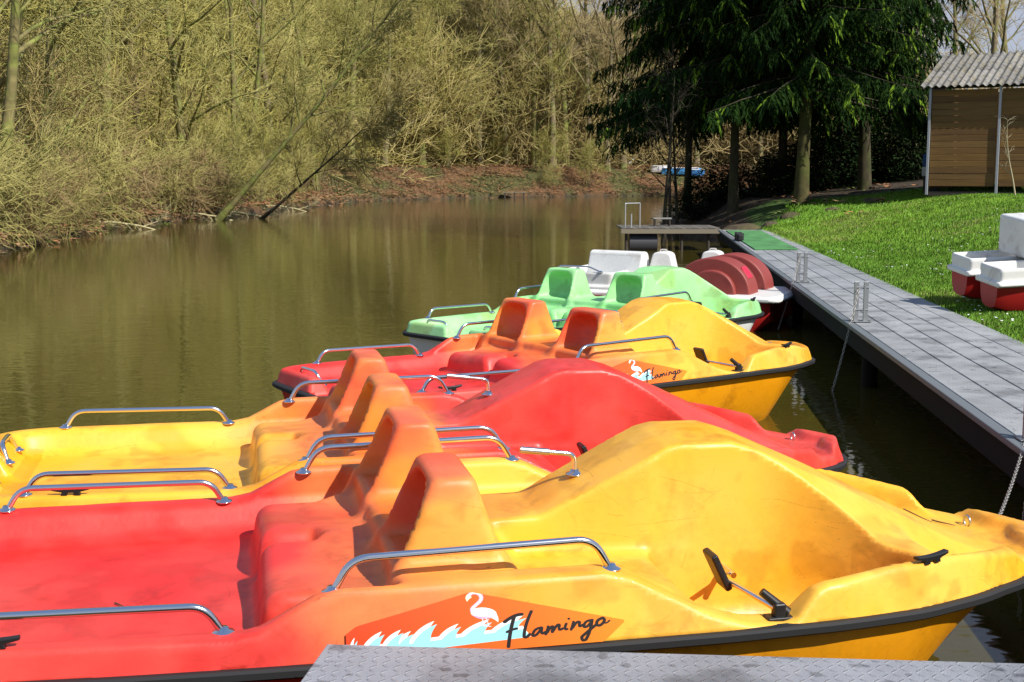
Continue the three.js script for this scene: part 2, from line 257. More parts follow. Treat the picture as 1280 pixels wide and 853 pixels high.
function railGeo(x0, x1, z0, z1, rise, lean) {
  const y0 = deckY(x0, z0) - 0.004, y1 = deckY(x1, z1) - 0.004, s = Math.sign(x1 - x0);
  return { tube: pipe([[x0, y0, z0], [x0 + s * lean, y0 + rise, z0], [x1 - s * lean, y1 + rise, z1], [x1, y1, z1]], 0.0115, 0.055, 10), feet: [[x0, y0, z0], [x1, y1, z1]] };
}
const flange = new THREE.LatheGeometry([[0, 0], [0.032, 0], [0.032, 0.006], [0.017, 0.012], [0.0135, 0.02], [0, 0.02]].map(p => new THREE.Vector2(...p)), 14);
function addRail(t, name, g) { const r = mesh(name, g.tube, chrome, t); for (const f of g.feet) { const m = mesh('foot_flange', flange, chrome, r); m.position.set(...f); m.position.y += 0.002; } return r; }
const cleatGeo = (() => {
  const s = new THREE.Shape(); s.moveTo(-0.075, 0.036); s.quadraticCurveTo(-0.04, 0.022, -0.032, 0.022); s.lineTo(-0.036, 0); s.lineTo(-0.018, 0); s.lineTo(-0.014, 0.018); s.lineTo(0.014, 0.018); s.lineTo(0.018, 0); s.lineTo(0.036, 0); s.lineTo(0.032, 0.022); s.quadraticCurveTo(0.04, 0.022, 0.075, 0.036); s.lineTo(0.075, 0.045); s.quadraticCurveTo(0, 0.028, -0.075, 0.045); s.closePath();
  const g = new THREE.ExtrudeGeometry(s, { depth: 0.018, bevelEnabled: true, bevelSize: 0.004, bevelThickness: 0.004, bevelSegments: 2 }); g.translate(0, 0, -0.009); g.scale(0.95, 0.62, 0.9); return g;
})();
// rubber strake round the gunwale
const strakeGeo = (() => {
  const pts = [...outline.map(([x, w]) => [x, w]), ...outline.slice().reverse().map(([x, w]) => [x, -w])].filter((p, i, a) => i === 0 || Math.hypot(p[0] - a[i - 1][0], p[1] - a[i - 1][1]) > 0.012);
  const c = new THREE.CatmullRomCurve3(pts.map(([x, z]) => new THREE.Vector3(x, railY(x), z)), true);
  const N = 260, out = [], idx = [], sec = [[0.012, 0.016], [0.022, 0.009], [0.022, -0.010], [0.012, -0.018], [-0.02, -0.018], [-0.02, 0.016]];
  for (let i = 0; i < N; i++) { const p = c.getPointAt(i / N), t = c.getTangentAt(i / N), l = Math.hypot(t.x, t.z), nx = -t.z / l, nz = t.x / l, sg = nx * (p.x * 0.05) + nz * p.z + (Math.abs(p.z) < 0.2 ? nx * Math.sign(p.x) : 0) > 0 ? 1 : -1; for (const [o, q] of sec) out.push(p.x + nx * o * sg, p.y + q, p.z + nz * o * sg); }
  const S = sec.length; for (let i = 0; i < N; i++) for (let k = 0; k < S; k++) { const a = i * S + k, b = i * S + (k + 1) % S, j = ((i + 1) % N) * S; idx.push(a, b, j + k, b, j + (k + 1) % S, j + k); }
  const g = new THREE.BufferGeometry(); g.setAttribute('position', new THREE.Float32BufferAttribute(out, 3)); g.setIndex(idx); const h = g.toNonIndexed(); h.computeVertexNormals(); return h;
})();
// printed side panel: flamingo, waves and script
function stickerTexture() {
  const W = 1024, H = 320, c = document.createElement('canvas'); c.width = W; c.height = H; const g = c.getContext('2d');
  const gr = g.createLinearGradient(0, 0, W, 0); gr.addColorStop(0, '#cf3f12'); gr.addColorStop(0.45, '#e2590c'); gr.addColorStop(1, '#e8850f'); g.fillStyle = gr; g.fillRect(0, 0, W, H);
  // waves
  const wave = (x, y, w, h) => { g.moveTo(x, y); g.quadraticCurveTo(x + w * 0.35, y - h * 0.75, x + w * 1.15, y - h); g.quadraticCurveTo(x + w * 0.75, y - h * 0.5, x + w * 0.85, y); };
  const tips = [[8, 262, 22, 66], [48, 266, 76, 92], [122, 250, 70, 78], [168, 244, 60, 62], [220, 240, 92, 98], [322, 236, 78, 72], [402, 228, 110, 74], [520, 212, 120, 66]];
  for (const [col, dy] of [['#f4fbfb', 0], ['#97dbe6', 16]]) { g.fillStyle = col; g.beginPath(); for (const [x, y, w, h] of tips) wave(x + dy * 0.6, y + dy + 6, w * 0.92, h); g.fill(); g.beginPath(); g.moveTo(8, 292); g.lineTo(8, 250 + dy); g.lineTo(330, 226 + dy); g.lineTo(640, 205 + dy); g.lineTo(668, 262); g.lineTo(330, 282); g.closePath(); g.fill(); }
  // bird
  g.lineCap = 'round'; g.lineJoin = 'round';
  g.strokeStyle = '#f0a9c4'; g.lineWidth = 16; g.beginPath(); g.moveTo(464, 122); g.bezierCurveTo(436, 96, 494, 82, 492, 50); g.bezierCurveTo(490, 22, 456, 16, 448, 36); g.stroke();
  g.strokeStyle = '#fff4f6'; g.lineWidth = 7; g.stroke();
  g.fillStyle = '#fff6f6'; g.beginPath(); g.ellipse(498, 128, 48, 27, 0.22, 0, 6.2832); g.fill();
  g.beginPath(); g.moveTo(530, 120); g.quadraticCurveTo(556, 140, 550, 178); g.quadraticCurveTo(534, 158, 520, 152); g.closePath(); g.fill();
  g.fillStyle = '#e79abb'; g.beginPath(); g.moveTo(454, 132); g.quadraticCurveTo(484, 172, 536, 150); g.quadraticCurveTo(492, 152, 454, 132); g.fill();
  g.fillStyle = '#fff0c8'; g.beginPath(); g.moveTo(442, 30); g.quadraticCurveTo(428, 46, 440, 66); g.quadraticCurveTo(446, 52, 458, 46); g.closePath(); g.fill();
  g.strokeStyle = '#f1c9d0'; g.lineWidth = 4.5; g.beginPath(); g.moveTo(492, 154); g.lineTo(498, 190); g.lineTo(522, 196); g.moveTo(506, 154); g.lineTo(514, 186); g.stroke();
  // brush script: Flamingo
  const S = (w, p) => { g.lineWidth = w * 1.3; g.beginPath(); g.moveTo(p[0], p[1]); for (let i = 2; i < p.length; i += 4) g.quadraticCurveTo(p[i], p[i + 1], p[i + 2], p[i + 3]); g.stroke(); };
  g.strokeStyle = '#160b08'; g.save(); g.translate(574 - 566 * 1.07, 200 - 200 * 1.1 + 34); g.scale(1.07, 1.1);
  S(10, [600, 130, 584, 180, 574, 262]); S(11, [566, 150, 600, 120, 626, 122]); S(8, [572, 196, 590, 186, 606, 184]);
  S(9, [660, 112, 632, 180, 630, 222, 636, 234, 650, 214]);
  S(8, [692, 188, 664, 190, 660, 220, 668, 232, 690, 196]); S(8, [694, 190, 686, 226, 704, 210]);
  S(8, [706, 220, 716, 190, 716, 186]); S(8, [712, 212, 728, 178, 734, 190, 726, 214, 730, 212]); S(8, [734, 206, 750, 172, 756, 184, 748, 214, 766, 200]);
  S(8, [780, 180, 768, 208, 782, 204]); g.beginPath(); g.arc(790, 158, 5, 0, 7); g.fillStyle = '#160b08'; g.fill();
  S(8, [796, 208, 806, 176, 806, 174]); S(8, [802, 200, 820, 166, 828, 178, 820, 206, 838, 190]);
  S(8, [872, 172, 842, 172, 842, 200, 852, 208, 870, 178]); S(9, [872, 172, 864, 226, 846, 258, 830, 268, 832, 244, 850, 226, 884, 196]);
  S(9, [912, 166, 884, 172, 888, 196, 900, 206, 914, 184, 920, 170, 908, 166]); S(5, [916, 190, 926, 192, 934, 180]); g.restore();
  const t = new THREE.CanvasTexture(c); t.colorSpace = THREE.SRGBColorSpace; return t;
}
const stickerMat = new THREE.MeshPhysicalMaterial({ map: stickerTexture(), roughness: 0.42 });
function stickerGeo(side) {
  // outline in (x, y) on the boat's side: u across -0.66..0.15, v over 0.43..0.60
  const X0 = -0.66, X1 = 0.165, Y0 = 0.425, Y1 = 0.603, top = prof([[-0.66, 0.50], [-0.63, 0.52], [-0.295, 0.592], [0.165, 0.484]]), low = prof([[-0.66, 0.428], [0.10, 0.428], [0.165, 0.478]]);
  const pos = [], uv = [], idx = [], NX = 60, NY = 10;
  for (let i = 0; i <= NX; i++) for (let j = 0; j <= NY; j++) { const x = lerp(X0, X1, i / NX), lo = low(x), y = lerp(lo, Math.max(lo + 0.002, top(x)), j / NY), n = surfN(x, y) + 0.008; pos.push(x, y, side * n); uv.push(side > 0 ? (x - X0) / (X1 - X0) : 1 - (x - X0) / (X1 - X0), (y - Y0) / (Y1 - Y0)); }
  for (let i = 0; i < NX; i++) for (let j = 0; j < NY; j++) { const a = i * (NY + 1) + j, b = a + NY + 1; side > 0 ? idx.push(a, b, a + 1, b, b + 1, a + 1) : idx.push(a, a + 1, b, b, a + 1, b + 1); }
  const g = new THREE.BufferGeometry(); g.setAttribute('position', new THREE.Float32BufferAttribute(pos, 3)); g.setAttribute('uv', new THREE.Float32BufferAttribute(uv, 2)); g.setIndex(idx); g.computeVertexNormals(); return g;
}
function addPedals(t, s) {
  const by = deckY(0.68, s * 0.74), B = [0.685, by, s * 0.74], A = [0.70, 0.43, s * 0.20];
  const p = mesh('pedal_crank', join([rod([0.672, by + 0.035, s * 0.74], [0.60, 0.475, s * 0.45], 0.009), rod([0.60, 0.475, s * 0.45], [0.70, 0.43, s * 0.30], 0.009), rod([0.70, 0.43, s * 0.34], [0.70, 0.43, s * 0.19], 0.011)]), chrome, t);
  const pad = box(0.024, 0.135, 0.095, 0, 0, 0, 0.008); pad.rotateZ(0.45); pad.translate(0.585, 0.505, s * 0.475); mesh('pedal', pad, blackPlastic, p);
  mesh('bearing_block', join([box(0.085, 0.012, 0.05, B[0], B[1] + 0.005, B[2], 0.004), box(0.04, 0.05, 0.032, B[0], B[1] + 0.028, B[2], 0.008), rod([B[0] + 0.03, B[1] + 0.018, B[2]], [B[0] - 0.05, B[1] + 0.085, B[2] - s * 0.02], 0.017, 0.013, 8)]), blackPlastic, t);
  const knob = new THREE.TorusGeometry(0.026, 0.012, 8, 14); knob.translate(0.70, 0.43, s * 0.20); mesh('shaft_bushing', knob, blackPlastic, t);
}
const boatGeos = {};
function flamingoBoat(kind, label, pos, turn, tilt = [0, 0]) {
  const t = thing('pedal_boat', label, 'pedal boat', pos, 0, 'pedal boats moored along the jetty'); t.rotation.set(tilt[0], turn, tilt[1], 'YXZ');
  const G = boatGeos[kind] || (boatGeos[kind] = pieces(boatNet, boatPart, boatColour(kind)));
  for (const k of Object.keys(G)) mesh(k.replace(/_[ab]$/, ''), G[k], plastic, t);
  mesh('rubber_strake', strakeGeo, rubber, t);
  for (const s of [1, -1]) {
    addRail(t, 'stern_handrail', railGeo(-1.80, -1.0, s * 0.69, s * 0.70, 0.085, 0.05));
    addRail(t, 'side_handrail', railGeo(-0.69, 0.15, s * 0.705, s * 0.70, 0.10, 0.055));
    const hx = -2.0, y0 = deckY(hx, s * 0.20), y1 = deckY(hx, s * 0.48);
    addRail(t, 'boarding_hoop', { tube: pipe([[hx, y0, s * 0.2], [hx - 0.03, y0 + 0.09, s * 0.23], [hx - 0.03, y1 + 0.09, s * 0.45], [hx, y1, s * 0.48]], 0.0115, 0.05, 10), feet: [[hx, y0, s * 0.2], [hx, y1, s * 0.48]] });
    for (const [x, z, r] of s > 0 ? [[1.264, 0.635, 0.36], [-1.62, 0.715, -0.06]] : [[1.264, 0.635, 0.36]]) { const c = mesh('cleat', cleatGeo, blackPlastic, t); c.position.set(x, deckY(x, s * z), s * z); c.rotation.y = s * r; }
    addPedals(t, s);
    if (kind !== 'green') mesh('side_sticker', stickerGeo(s), stickerMat, t);
  }
  const ty = deckY(0.225, 0), tl = mesh('steering_lever', pipe([[0.225, ty - 0.005, 0], [0.225, ty + 0.075, 0], [0.03, ty + 0.10, 0.0]], 0.0095, 0.03, 10), chrome, t); tl.userData = {};
  const fl = mesh('foot_flange', flange, chrome, tl); fl.position.set(0.225, ty, 0);
  mesh('lever_grip', rod([0.13, ty + 0.0875, 0], [0.026, ty + 0.1005, 0], 0.0125), steel, tl);
  const eye = new THREE.TorusGeometry(0.022, 0.005, 6, 14); eye.rotateY(Math.PI / 2); const e = mesh('mooring_eye', eye, steel, t); e.position.set(1.87, deckY(1.87, -0.12) + 0.016, -0.12);
  return t;
}

// ---------------------------------------------------------------- water and terrain
// shoreline of the far and left bank (x, z) and of the bank behind the jetty
const LEFT = [[-14, 8], [-12.5, 16], [-10.8, 25], [-11.3, 31.4], [-12.2, 40], [-10.9, 48.8], [-9.8, 60], [-8.4, 73.3], [-4, 80], [0, 83.8], [9, 88], [16, 90], [26, 88], [45, 90], [90, 95]];
const shoreX = prof(LEFT.map(([x, z]) => [z, x]));
function polyDist(pts, x, z) { let b = 1e9; for (let i = 1; i < pts.length; i++) { const [ax, az] = pts[i - 1], [bx, bz] = pts[i], dx = bx - ax, dz = bz - az, t = clamp(((x - ax) * dx + (z - az) * dz) / (dx * dx + dz * dz)); b = Math.min(b, Math.hypot(x - ax - dx * t, z - az - dz * t)); } return b; }
function sideOfLeft(x, z) { // true on land beyond the left and far shore
  if (z > 95) return true; let c = false; const P = [...LEFT, [200, 96], [200, 400], [-400, 400], [-400, -20], [-15, -20]];
  for (let i = 0, j = P.length - 1; i < P.length; j = i++) { const [xi, zi] = P[i], [xj, zj] = P[j]; if ((zi > z) !== (zj > z) && x < (xj - xi) * (z - zi) / (zj - zi) + xi) c = !c; } return c;
}
const DOCK = { y: 0.52, left: z => 1.82 + z * 0.0951, right: z => 2.97 + z * 0.0909 };
const RIGHT = [[DOCK.left(-10) + 0.42, -10], [DOCK.left(10) + 0.42, 10], [DOCK.left(28) + 0.42, 28], [5.1, 31], [4.3, 34], [4.0, 38], [5.5, 46], [8, 56], [12, 64], [22, 70], [60, 72]];
function onRight(x, z) { const P = [...RIGHT, [200, 72], [200, -30], [6, -30]]; let c = false; for (let i = 0, j = P.length - 1; i < P.length; j = i++) { const [xi, zi] = P[i], [xj, zj] = P[j]; if ((zi > z) !== (zj > z) && x < (xj - xi) * (z - zi) / (zj - zi) + xi) c = !c; } return c; }
function groundY(x, z) { // z = metres ahead of the camera
  if (sideOfLeft(x, z)) { const d = polyDist(LEFT, x, z); return 0.28 * sstep(0, 0.5, d) - 0.2 * (1 - sstep(0, 0.4, d)) + lerp(1.1, 1.75, sstep(60, 76, z)) * sstep(0.3, lerp(7, 5, sstep(60, 76, z)), d) + 1.4 * sstep(6, 40, d) + 0.3 * (fbm(x * 0.3, 0, z * 0.3, 3) - 0.5) * sstep(0, 2, d); }
  if (onRight(x, z)) {
    const d = polyDist(RIGHT, x, z), near = sstep(33, 28, z), dk = Math.max(0, x - DOCK.right(z));
    const lawn = 0.50 + 0.72 * sstep(0.2, 5.2, dk) + 0.5 * sstep(5, 20, dk) - 0.02 * (1 - sstep(0, 0.15, dk)), wild = 0.15 + 0.9 * sstep(0, 2.2, d) + 0.5 * sstep(2, 8, d);
    let h = lerp(wild, lawn, near); if (d < 0.6) h = lerp(-0.4, h, sstep(0, 0.35, d));
    if (x < DOCK.right(z) + 0.03 && z < 29) h = Math.min(h, 0.30);
    return h + 0.05 * (fbm(x * 0.8, 3, z * 0.8, 3) - 0.5);
  }
  const e = Math.min(polyDist(LEFT, x, z), polyDist(RIGHT, x, z)); return -0.2 - 1.2 * sstep(0, 4, e);
}
{
  // one ground sheet with a fine middle and a coarse rim that reaches the horizon
  const xs = [], zs = []; for (let x = -420; x < -30; x += 30) xs.push(x); for (let x = -30; x < -14; x += 0.8) xs.push(x); for (let x = -14; x < 16; x += 0.22) xs.push(x); for (let x = 16; x < 40; x += 1) xs.push(x); for (let x = 40; x <= 420; x += 30) xs.push(x);
  for (let z = -40; z < 2; z += 3) zs.push(z); for (let z = 2; z < 36; z += 0.25) zs.push(z); for (let z = 36; z < 100; z += 0.6) zs.push(z); for (let z = 100; z < 140; z += 4) zs.push(z); for (let z = 140; z <= 700; z += 40) zs.push(z);
  const pos = [], uv = [], col = [], idx = [], nx = xs.length;
  for (const z of zs) for (const x of xs) {
    const y = groundY(x, z); pos.push(x, y, -z); uv.push(x, z);
    const L = sideOfLeft(x, z), n = fbm(x * 0.5, 1, z * 0.5, 3), m = fbm(x * 1.7, 2, z * 1.7, 2); let c;
    if (L) { const litter = mix3([0.19, 0.085, 0.032], [0.12, 0.08, 0.036], m), moss = [0.085, 0.085, 0.022]; c = mix3(litter, moss, sstep(0.45, 0.62, n)); if (y < 0.14) c = [0.05, 0.04, 0.022]; }
    else if (z < 33 && x > DOCK.right(z) - 0.05) c = mix3([0.035, 0.10, 0.008], [0.06, 0.11, 0.015], n);
    else if (z < 30) c = [0.05, 0.04, 0.028]; else c = mix3([0.045, 0.032, 0.018], [0.07, 0.05, 0.028], n);
    col.push(...c);
  }
  for (let j = 0; j < zs.length - 1; j++) for (let i = 0; i < nx - 1; i++) { const a = j * nx + i; idx.push(a, a + 1, a + nx, a + 1, a + nx + 1, a + nx); }
  const g = new THREE.BufferGeometry(); g.setAttribute('position', new THREE.Float32BufferAttribute(pos, 3)); g.setAttribute('uv', new THREE.Float32BufferAttribute(uv, 2)); g.setAttribute('color', new THREE.Float32BufferAttribute(col, 3)); g.setIndex(idx); g.computeVertexNormals();
  const soil = dataTex(512, (u, v) => { const k = 0.62 + 0.75 * (tfbm(u, v, 16, 4, 5) - 0.3); return [k, k * 0.97, k * 0.92]; }, false, 0.35);
  structure('ground', g, new THREE.MeshStandardMaterial({ vertexColors: true, map: soil, roughness: 0.95, bumpMap: soil, bumpScale: 0.05 }));
}
{
  const ripple = dataTex(1024, (u, v) => { const k = 0.5 * tfbm(u, v, 7, 21, 4) + 0.3 * tfbm(u + 0.02 * tfbm(u, v, 5, 2, 2), v, 26, 55, 3) + 0.2 * tfbm(u, v, 60, 91, 2); return [k, k, k]; }, false, 1);
  ripple.repeat.set(0.16, 0.30);
  const g = new THREE.PlaneGeometry(320, 170, 1, 1); g.rotateX(-Math.PI / 2); g.translate(40, 0, -50);
  const uv = g.attributes.uv, p = g.attributes.position; for (let i = 0; i < uv.count; i++) uv.setXY(i, p.getX(i), p.getZ(i));
  structure('water', g, new THREE.MeshPhysicalMaterial({ color: lin(0.060, 0.049, 0.009), roughness: 0.035, ior: 1.333, bumpMap: ripple, bumpScale: 0.006 }));
}

// ---------------------------------------------------------------- jetties
const deckTex = dataTex(512, (u, v) => { const k = 0.74 + 0.55 * (tfbm(u, v, 8, 14, 5) - 0.5) - 0.30 * sstep(0.55, 0.75, tfbm(u, v, 5, 63, 5)) - 0.3 * sstep(0.72, 0.8, tfbm(u, v, 24, 29, 3)); return [k, k, k * 1.02]; }, false, 0.7);
const treadTex = dataTex(512, (u, v) => { // raised tear-shaped treads
  const N = 8, a = u * N, b = v * N, i = Math.floor(a), j = Math.floor(b), fx = a - i - 0.5, fy = b - j - 0.5, s = (i + j) % 2 ? 1 : -1, p = (fx + s * fy) * 0.707, q = (fx - s * fy) * 0.707, d = Math.hypot(p / 0.44, q / 0.11);
  const k = sstep(1.1, 0.6, d) * 0.8 + 0.2 * tfbm(u, v, 64, 8, 2); return [k, k, k];
}, false, 1);
treadTex.repeat.set(4, 4);
const treadMat = new THREE.MeshStandardMaterial({ color: lin(0.40, 0.41, 0.425), map: deckTex, roughness: 0.5, metalness: 0.2, bumpMap: treadTex, bumpScale: 0.004 });
const deckTint = [[0.37, 0.385, 0.385], [0.40, 0.41, 0.405], [0.35, 0.365, 0.37], [0.38, 0.39, 0.385]].map(([r, g, b]) => new THREE.MeshStandardMaterial({ color: lin(r, g, b), map: deckTex, roughness: 0.75, bumpMap: treadTex, bumpScale: 0.003 }));
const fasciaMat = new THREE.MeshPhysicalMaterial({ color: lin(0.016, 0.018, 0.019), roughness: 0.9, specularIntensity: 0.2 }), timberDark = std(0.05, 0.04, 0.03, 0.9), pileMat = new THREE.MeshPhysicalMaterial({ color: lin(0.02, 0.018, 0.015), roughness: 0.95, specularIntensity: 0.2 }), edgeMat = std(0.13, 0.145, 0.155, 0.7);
function uvFromXZ(g) { const p = g.attributes.position, u = g.attributes.uv; for (let i = 0; i < p.count; i++) u.setXY(i, p.getX(i), p.getZ(i) + p.getY(i)); return g; }
{
  const t = thing('jetty', 'long grey panelled jetty running beside the lawn', 'jetty', [0, 0, 0]);
  // panels: 5 runs lengthwise, cut every 2 m
  const ang = Math.atan(0.093), runs = 5;
  for (let s = 0; s < 4; s++) for (let r = 0; r < runs; r++) {
    const z0 = s * 7.3 - 1.4, z1 = Math.min(z0 + 7.297, 27.6), zc = (z0 + z1) / 2, a = r / runs, b = (r + 1) / runs;
    const X = (z, f) => lerp(DOCK.left(z) + 0.05, DOCK.right(z), f);
    const sh = new THREE.Shape(); const e = 0.008;
    sh.moveTo(X(z0, a) + e, z0); sh.lineTo(X(z0, b) - e, z0); sh.lineTo(X(z1, b) - e, z1); sh.lineTo(X(z1, a) + e, z1); sh.closePath();
    const g = new THREE.ExtrudeGeometry(sh, { depth: 0.035, bevelEnabled: true, bevelSize: 0.003, bevelThickness: 0.003, bevelSegments: 1 }); g.rotateX(-Math.PI / 2);
    const dy = 0.0006 * ((s * 7 + r * 3) % 4); g.translate(0, DOCK.y - 0.041 - dy, 0);
    mesh('deck_panel', uvFromXZ(g), deckTint[(s * 3 + r * 2 + 40) % 4], t);
  }
  const z0 = -1.4, z1 = 27.6, Lx = z => DOCK.left(z), dir = (x0, x1) => { const sh = new THREE.Shape(); sh.moveTo(Lx(z0) + x0, z0); sh.lineTo(Lx(z0) + x1, z0); sh.lineTo(Lx(z1) + x1, z1); sh.lineTo(Lx(z1) + x0, z1); sh.closePath(); return sh; };
  const ex = (sh, d, y) => { const g = new THREE.ExtrudeGeometry(sh, { depth: d, bevelEnabled: true, bevelSize: 0.006, bevelThickness: 0.006, bevelSegments: 2 }); g.rotateX(-Math.PI / 2); g.translate(0, y, 0); return g; };
  mesh('edge_trim', uvFromXZ(ex(dir(-0.015, 0.04), 0.022, DOCK.y - 0.030)), edgeMat, t);
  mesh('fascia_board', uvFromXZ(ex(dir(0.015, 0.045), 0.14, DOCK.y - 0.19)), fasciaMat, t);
  mesh('bearer', uvFromXZ(ex(dir(0.10, 0.18), 0.10, DOCK.y - 0.155)), timberDark, t);
  for (let z = 1; z < 28; z += 4.8) mesh('pile', rod([Lx(z) + 0.16, -1.2, -z], [Lx(z) + 0.16, DOCK.y - 0.16, -z], 0.07, 0.065, 10), pileMat, t);
  // green matting near the far end
  const sh = new THREE.Shape(); sh.moveTo(DOCK.left(20.6) + 0.12, 20.6); sh.lineTo(DOCK.right(20.6) - 0.25, 20.6); sh.lineTo(DOCK.right(27) - 0.2, 27); sh.lineTo(DOCK.left(27) + 0.1, 27); sh.closePath();
  const g = new THREE.ExtrudeGeometry(sh, { depth: 0.012, bevelEnabled: false }); g.rotateX(-Math.PI / 2); g.translate(0, DOCK.y + 0.003, 0);
  const m = mesh('green_mat', uvFromXZ(g), new THREE.MeshStandardMaterial({ color: lin(0.10, 0.33, 0.10), map: deckTex, roughness: 0.95 })); tag(m, 'green artificial turf mat laid on the jetty', 'mat');
}
{ // foreground walkway of tread plate
  const t = thing('walkway', 'grey tread plate walkway in front of the red and yellow boat', 'walkway', [0, 0, 0]);
  const edge = x => 3.345 - 0.075 * (x + 0.44);
  for (const [x0, x1] of [[-0.50, 1.26], [1.264, 2.2]]) {
    const sh = new THREE.Shape(); sh.moveTo(x0, edge(x0)); sh.lineTo(x1, edge(x1)); sh.lineTo(x1, 0.4); sh.lineTo(x0 - (x0 < 0 ? 0.35 : 0), 0.4); sh.closePath();
    const g = new THREE.ExtrudeGeometry(sh, { depth: 0.02, bevelEnabled: true, bevelSize: 0.004, bevelThickness: 0.004, bevelSegments: 2 }); g.rotateX(-Math.PI / 2); g.translate(0, DOCK.y - 0.024, 0); mesh('tread_plate', uvFromXZ(g), treadMat, t);
  }
  const w = new THREE.Shape(); w.moveTo(-0.515, 3.33); w.lineTo(-0.49, 3.345); w.lineTo(-0.83, 0.4); w.lineTo(-0.86, 0.4); w.closePath();
  const g = new THREE.ExtrudeGeometry(w, { depth: 0.12, bevelEnabled: false }); g.rotateX(-Math.PI / 2); g.translate(0, DOCK.y - 0.14, 0); mesh('end_board', g, std(0.06, 0.03, 0.025, 0.8), t);
  const f = new THREE.Shape(); f.moveTo(-0.48, 3.34); f.lineTo(2.2, edge(2.2) - 0.005); f.lineTo(2.2, edge(2.2) - 0.05); f.lineTo(-0.48, 3.29); f.closePath();
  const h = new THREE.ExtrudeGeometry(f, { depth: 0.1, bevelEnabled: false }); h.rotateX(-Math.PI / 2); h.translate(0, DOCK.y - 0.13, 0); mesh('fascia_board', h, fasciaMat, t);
  for (const [x, z] of [[-0.3, 3.1], [1.6, 3.0], [-0.45, 1.0], [1.6, 1.0]]) mesh('pile', rod([x, -1.2, -z], [x, DOCK.y - 0.03, -z], 0.06, 0.06, 10), timberDark, t);
}
{ // cross landing at the far end with its float and railing
  const t = thing('landing_stage', 'weathered timber landing stage at the far end of the jetty', 'landing stage', [0, 0, 0]);
  const boards = [std(0.12, 0.11, 0.095, 0.9), std(0.15, 0.135, 0.115, 0.9), std(0.10, 0.092, 0.08, 0.9)];
  for (let i = 0; i < 18; i++) { const x = 2.50 + i * 0.122; mesh('plank', box(0.116, 0.03, 1.5, x, DOCK.y - 0.02 - 0.002 * (i % 3), -29.4, 0.004), boards[(i * 5) % 3], t); }
  mesh('edge_beam', box(2.25, 0.10, 0.06, 3.55, DOCK.y - 0.09, -28.68, 0.008), std(0.20, 0.17, 0.12, 0.85), t);
  const f = new THREE.CylinderGeometry(0.24, 0.24, 0.62, 18); f.rotateZ(Math.PI / 2); f.translate(2.95, 0.17, -28.98); mesh('float_drum', f, std(0.05, 0.05, 0.055, 0.5), t);
  for (const x of [2.56, 3.8, 4.4]) mesh('pile', rod([x, -1, -28.8], [x, DOCK.y - 0.06, -28.8], 0.035), timberDark, t);
  mesh('railing', join([pipe([[2.53, DOCK.y - 0.04, -28.75], [2.53, 1.05, -28.75], [2.88, 1.05, -29.0], [2.88, DOCK.y - 0.04, -29.0]], 0.014, 0.02), rod([2.66, DOCK.y - 0.04, -28.7], [2.66, DOCK.y + 0.3, -28.7], 0.016)]), std(0.55, 0.56, 0.58, 0.4, 0.6), t);
  const s = thing('step_bench', 'low dark bench standing on the timber landing stage', 'bench', [3.45, DOCK.y, -29.6]);
  mesh('seat', box(0.42, 0.03, 0.25, 0, 0.165, 0, 0.006), std(0.25, 0.24, 0.22, 0.8), s); for (const x of [-0.17, 0.17]) mesh('leg', box(0.03, 0.17, 0.22, x, 0.07, 0), timberDark, s);
}
{ // black rubber fender on the jetty edge
  const x = DOCK.left(23.4) + 0.09, t = thing('dock_bumper', 'black rubber bumper block on the jetty edge by the green mat', 'bumper', [x, DOCK.y, -23.4], -0.093 + Math.PI / 2 + Math.PI);
  mesh('block', box(0.62, 0.13, 0.11, 0, 0.065, 0, 0.035), rubber, t); for (const k of [-0.22, 0.22]) mesh('bracket', box(0.05, 0.145, 0.13, k, 0.0725, 0, 0.008), std(0.07, 0.07, 0.07, 0.5, 0.6), t);
}
// chains: real interlocked links along a hanging line
const linkGeo = (() => { const c = new THREE.CatmullRomCurve3([[-0.011, -0.008], [-0.011, 0.008], [0, 0.020], [0.011, 0.008], [0.011, -0.008], [0, -0.020]].map(([a, b]) => new THREE.Vector3(a, b, 0)), true); return new THREE.TubeGeometry(c, 14, 0.0034, 5, true); })();
function chain(pts, sag, label, scale = 1) {
  const P = pts.map(p => new THREE.Vector3(...p)), m = P[0].clone().add(P[1]).multiplyScalar(0.5); m.y -= sag; const c = new THREE.QuadraticBezierCurve3(P[0], m, P[1]), n = Math.round(c.getLength() / (0.034 * scale));
  const list = []; for (let i = 0; i <= n; i++) { const p = c.getPointAt(i / n), t = c.getTangentAt(i / n), g = linkGeo.clone(); g.scale(scale, scale, scale); g.rotateY(i % 2 ? Math.PI / 2 : 0.15); g.applyQuaternion(new THREE.Quaternion().setFromUnitVectors(new THREE.Vector3(0, 1, 0), t)); g.translate(p.x, p.y, p.z); list.push(g); }
  return tag(mesh('mooring_chain', join(list), std(0.36, 0.35, 0.33, 0.45, 0.8)), label, 'chain', 'mooring chains hanging from the jetty');
}
const dullSteel = std(0.26, 0.27, 0.28, 0.5, 0.85);
function bollard(z, label, hgt = 0.34) {
  const x = DOCK.left(z) + 0.11, t = thing('mooring_bracket', label, 'mooring bracket', [x, DOCK.y, -z], -0.09, 'steel mooring brackets on the jetty edge');
  const bar = box(0.045, hgt, 0.012, 0, hgt / 2, 0, 0.004); for (const s of [-0.04, 0.04]) { const m = mesh('upright', bar, dullSteel, t); m.position.x = s; m.rotation.y = 0.3; }
  mesh('foot_plate', box(0.17, 0.008, 0.12, 0, 0.004, 0, 0.003), dullSteel, t); for (const y of [0.10, hgt - 0.05]) mesh('cross_bolt', rod([-0.06, y, 0], [0.06, y, 0], 0.009), dullSteel, t); return t;
}
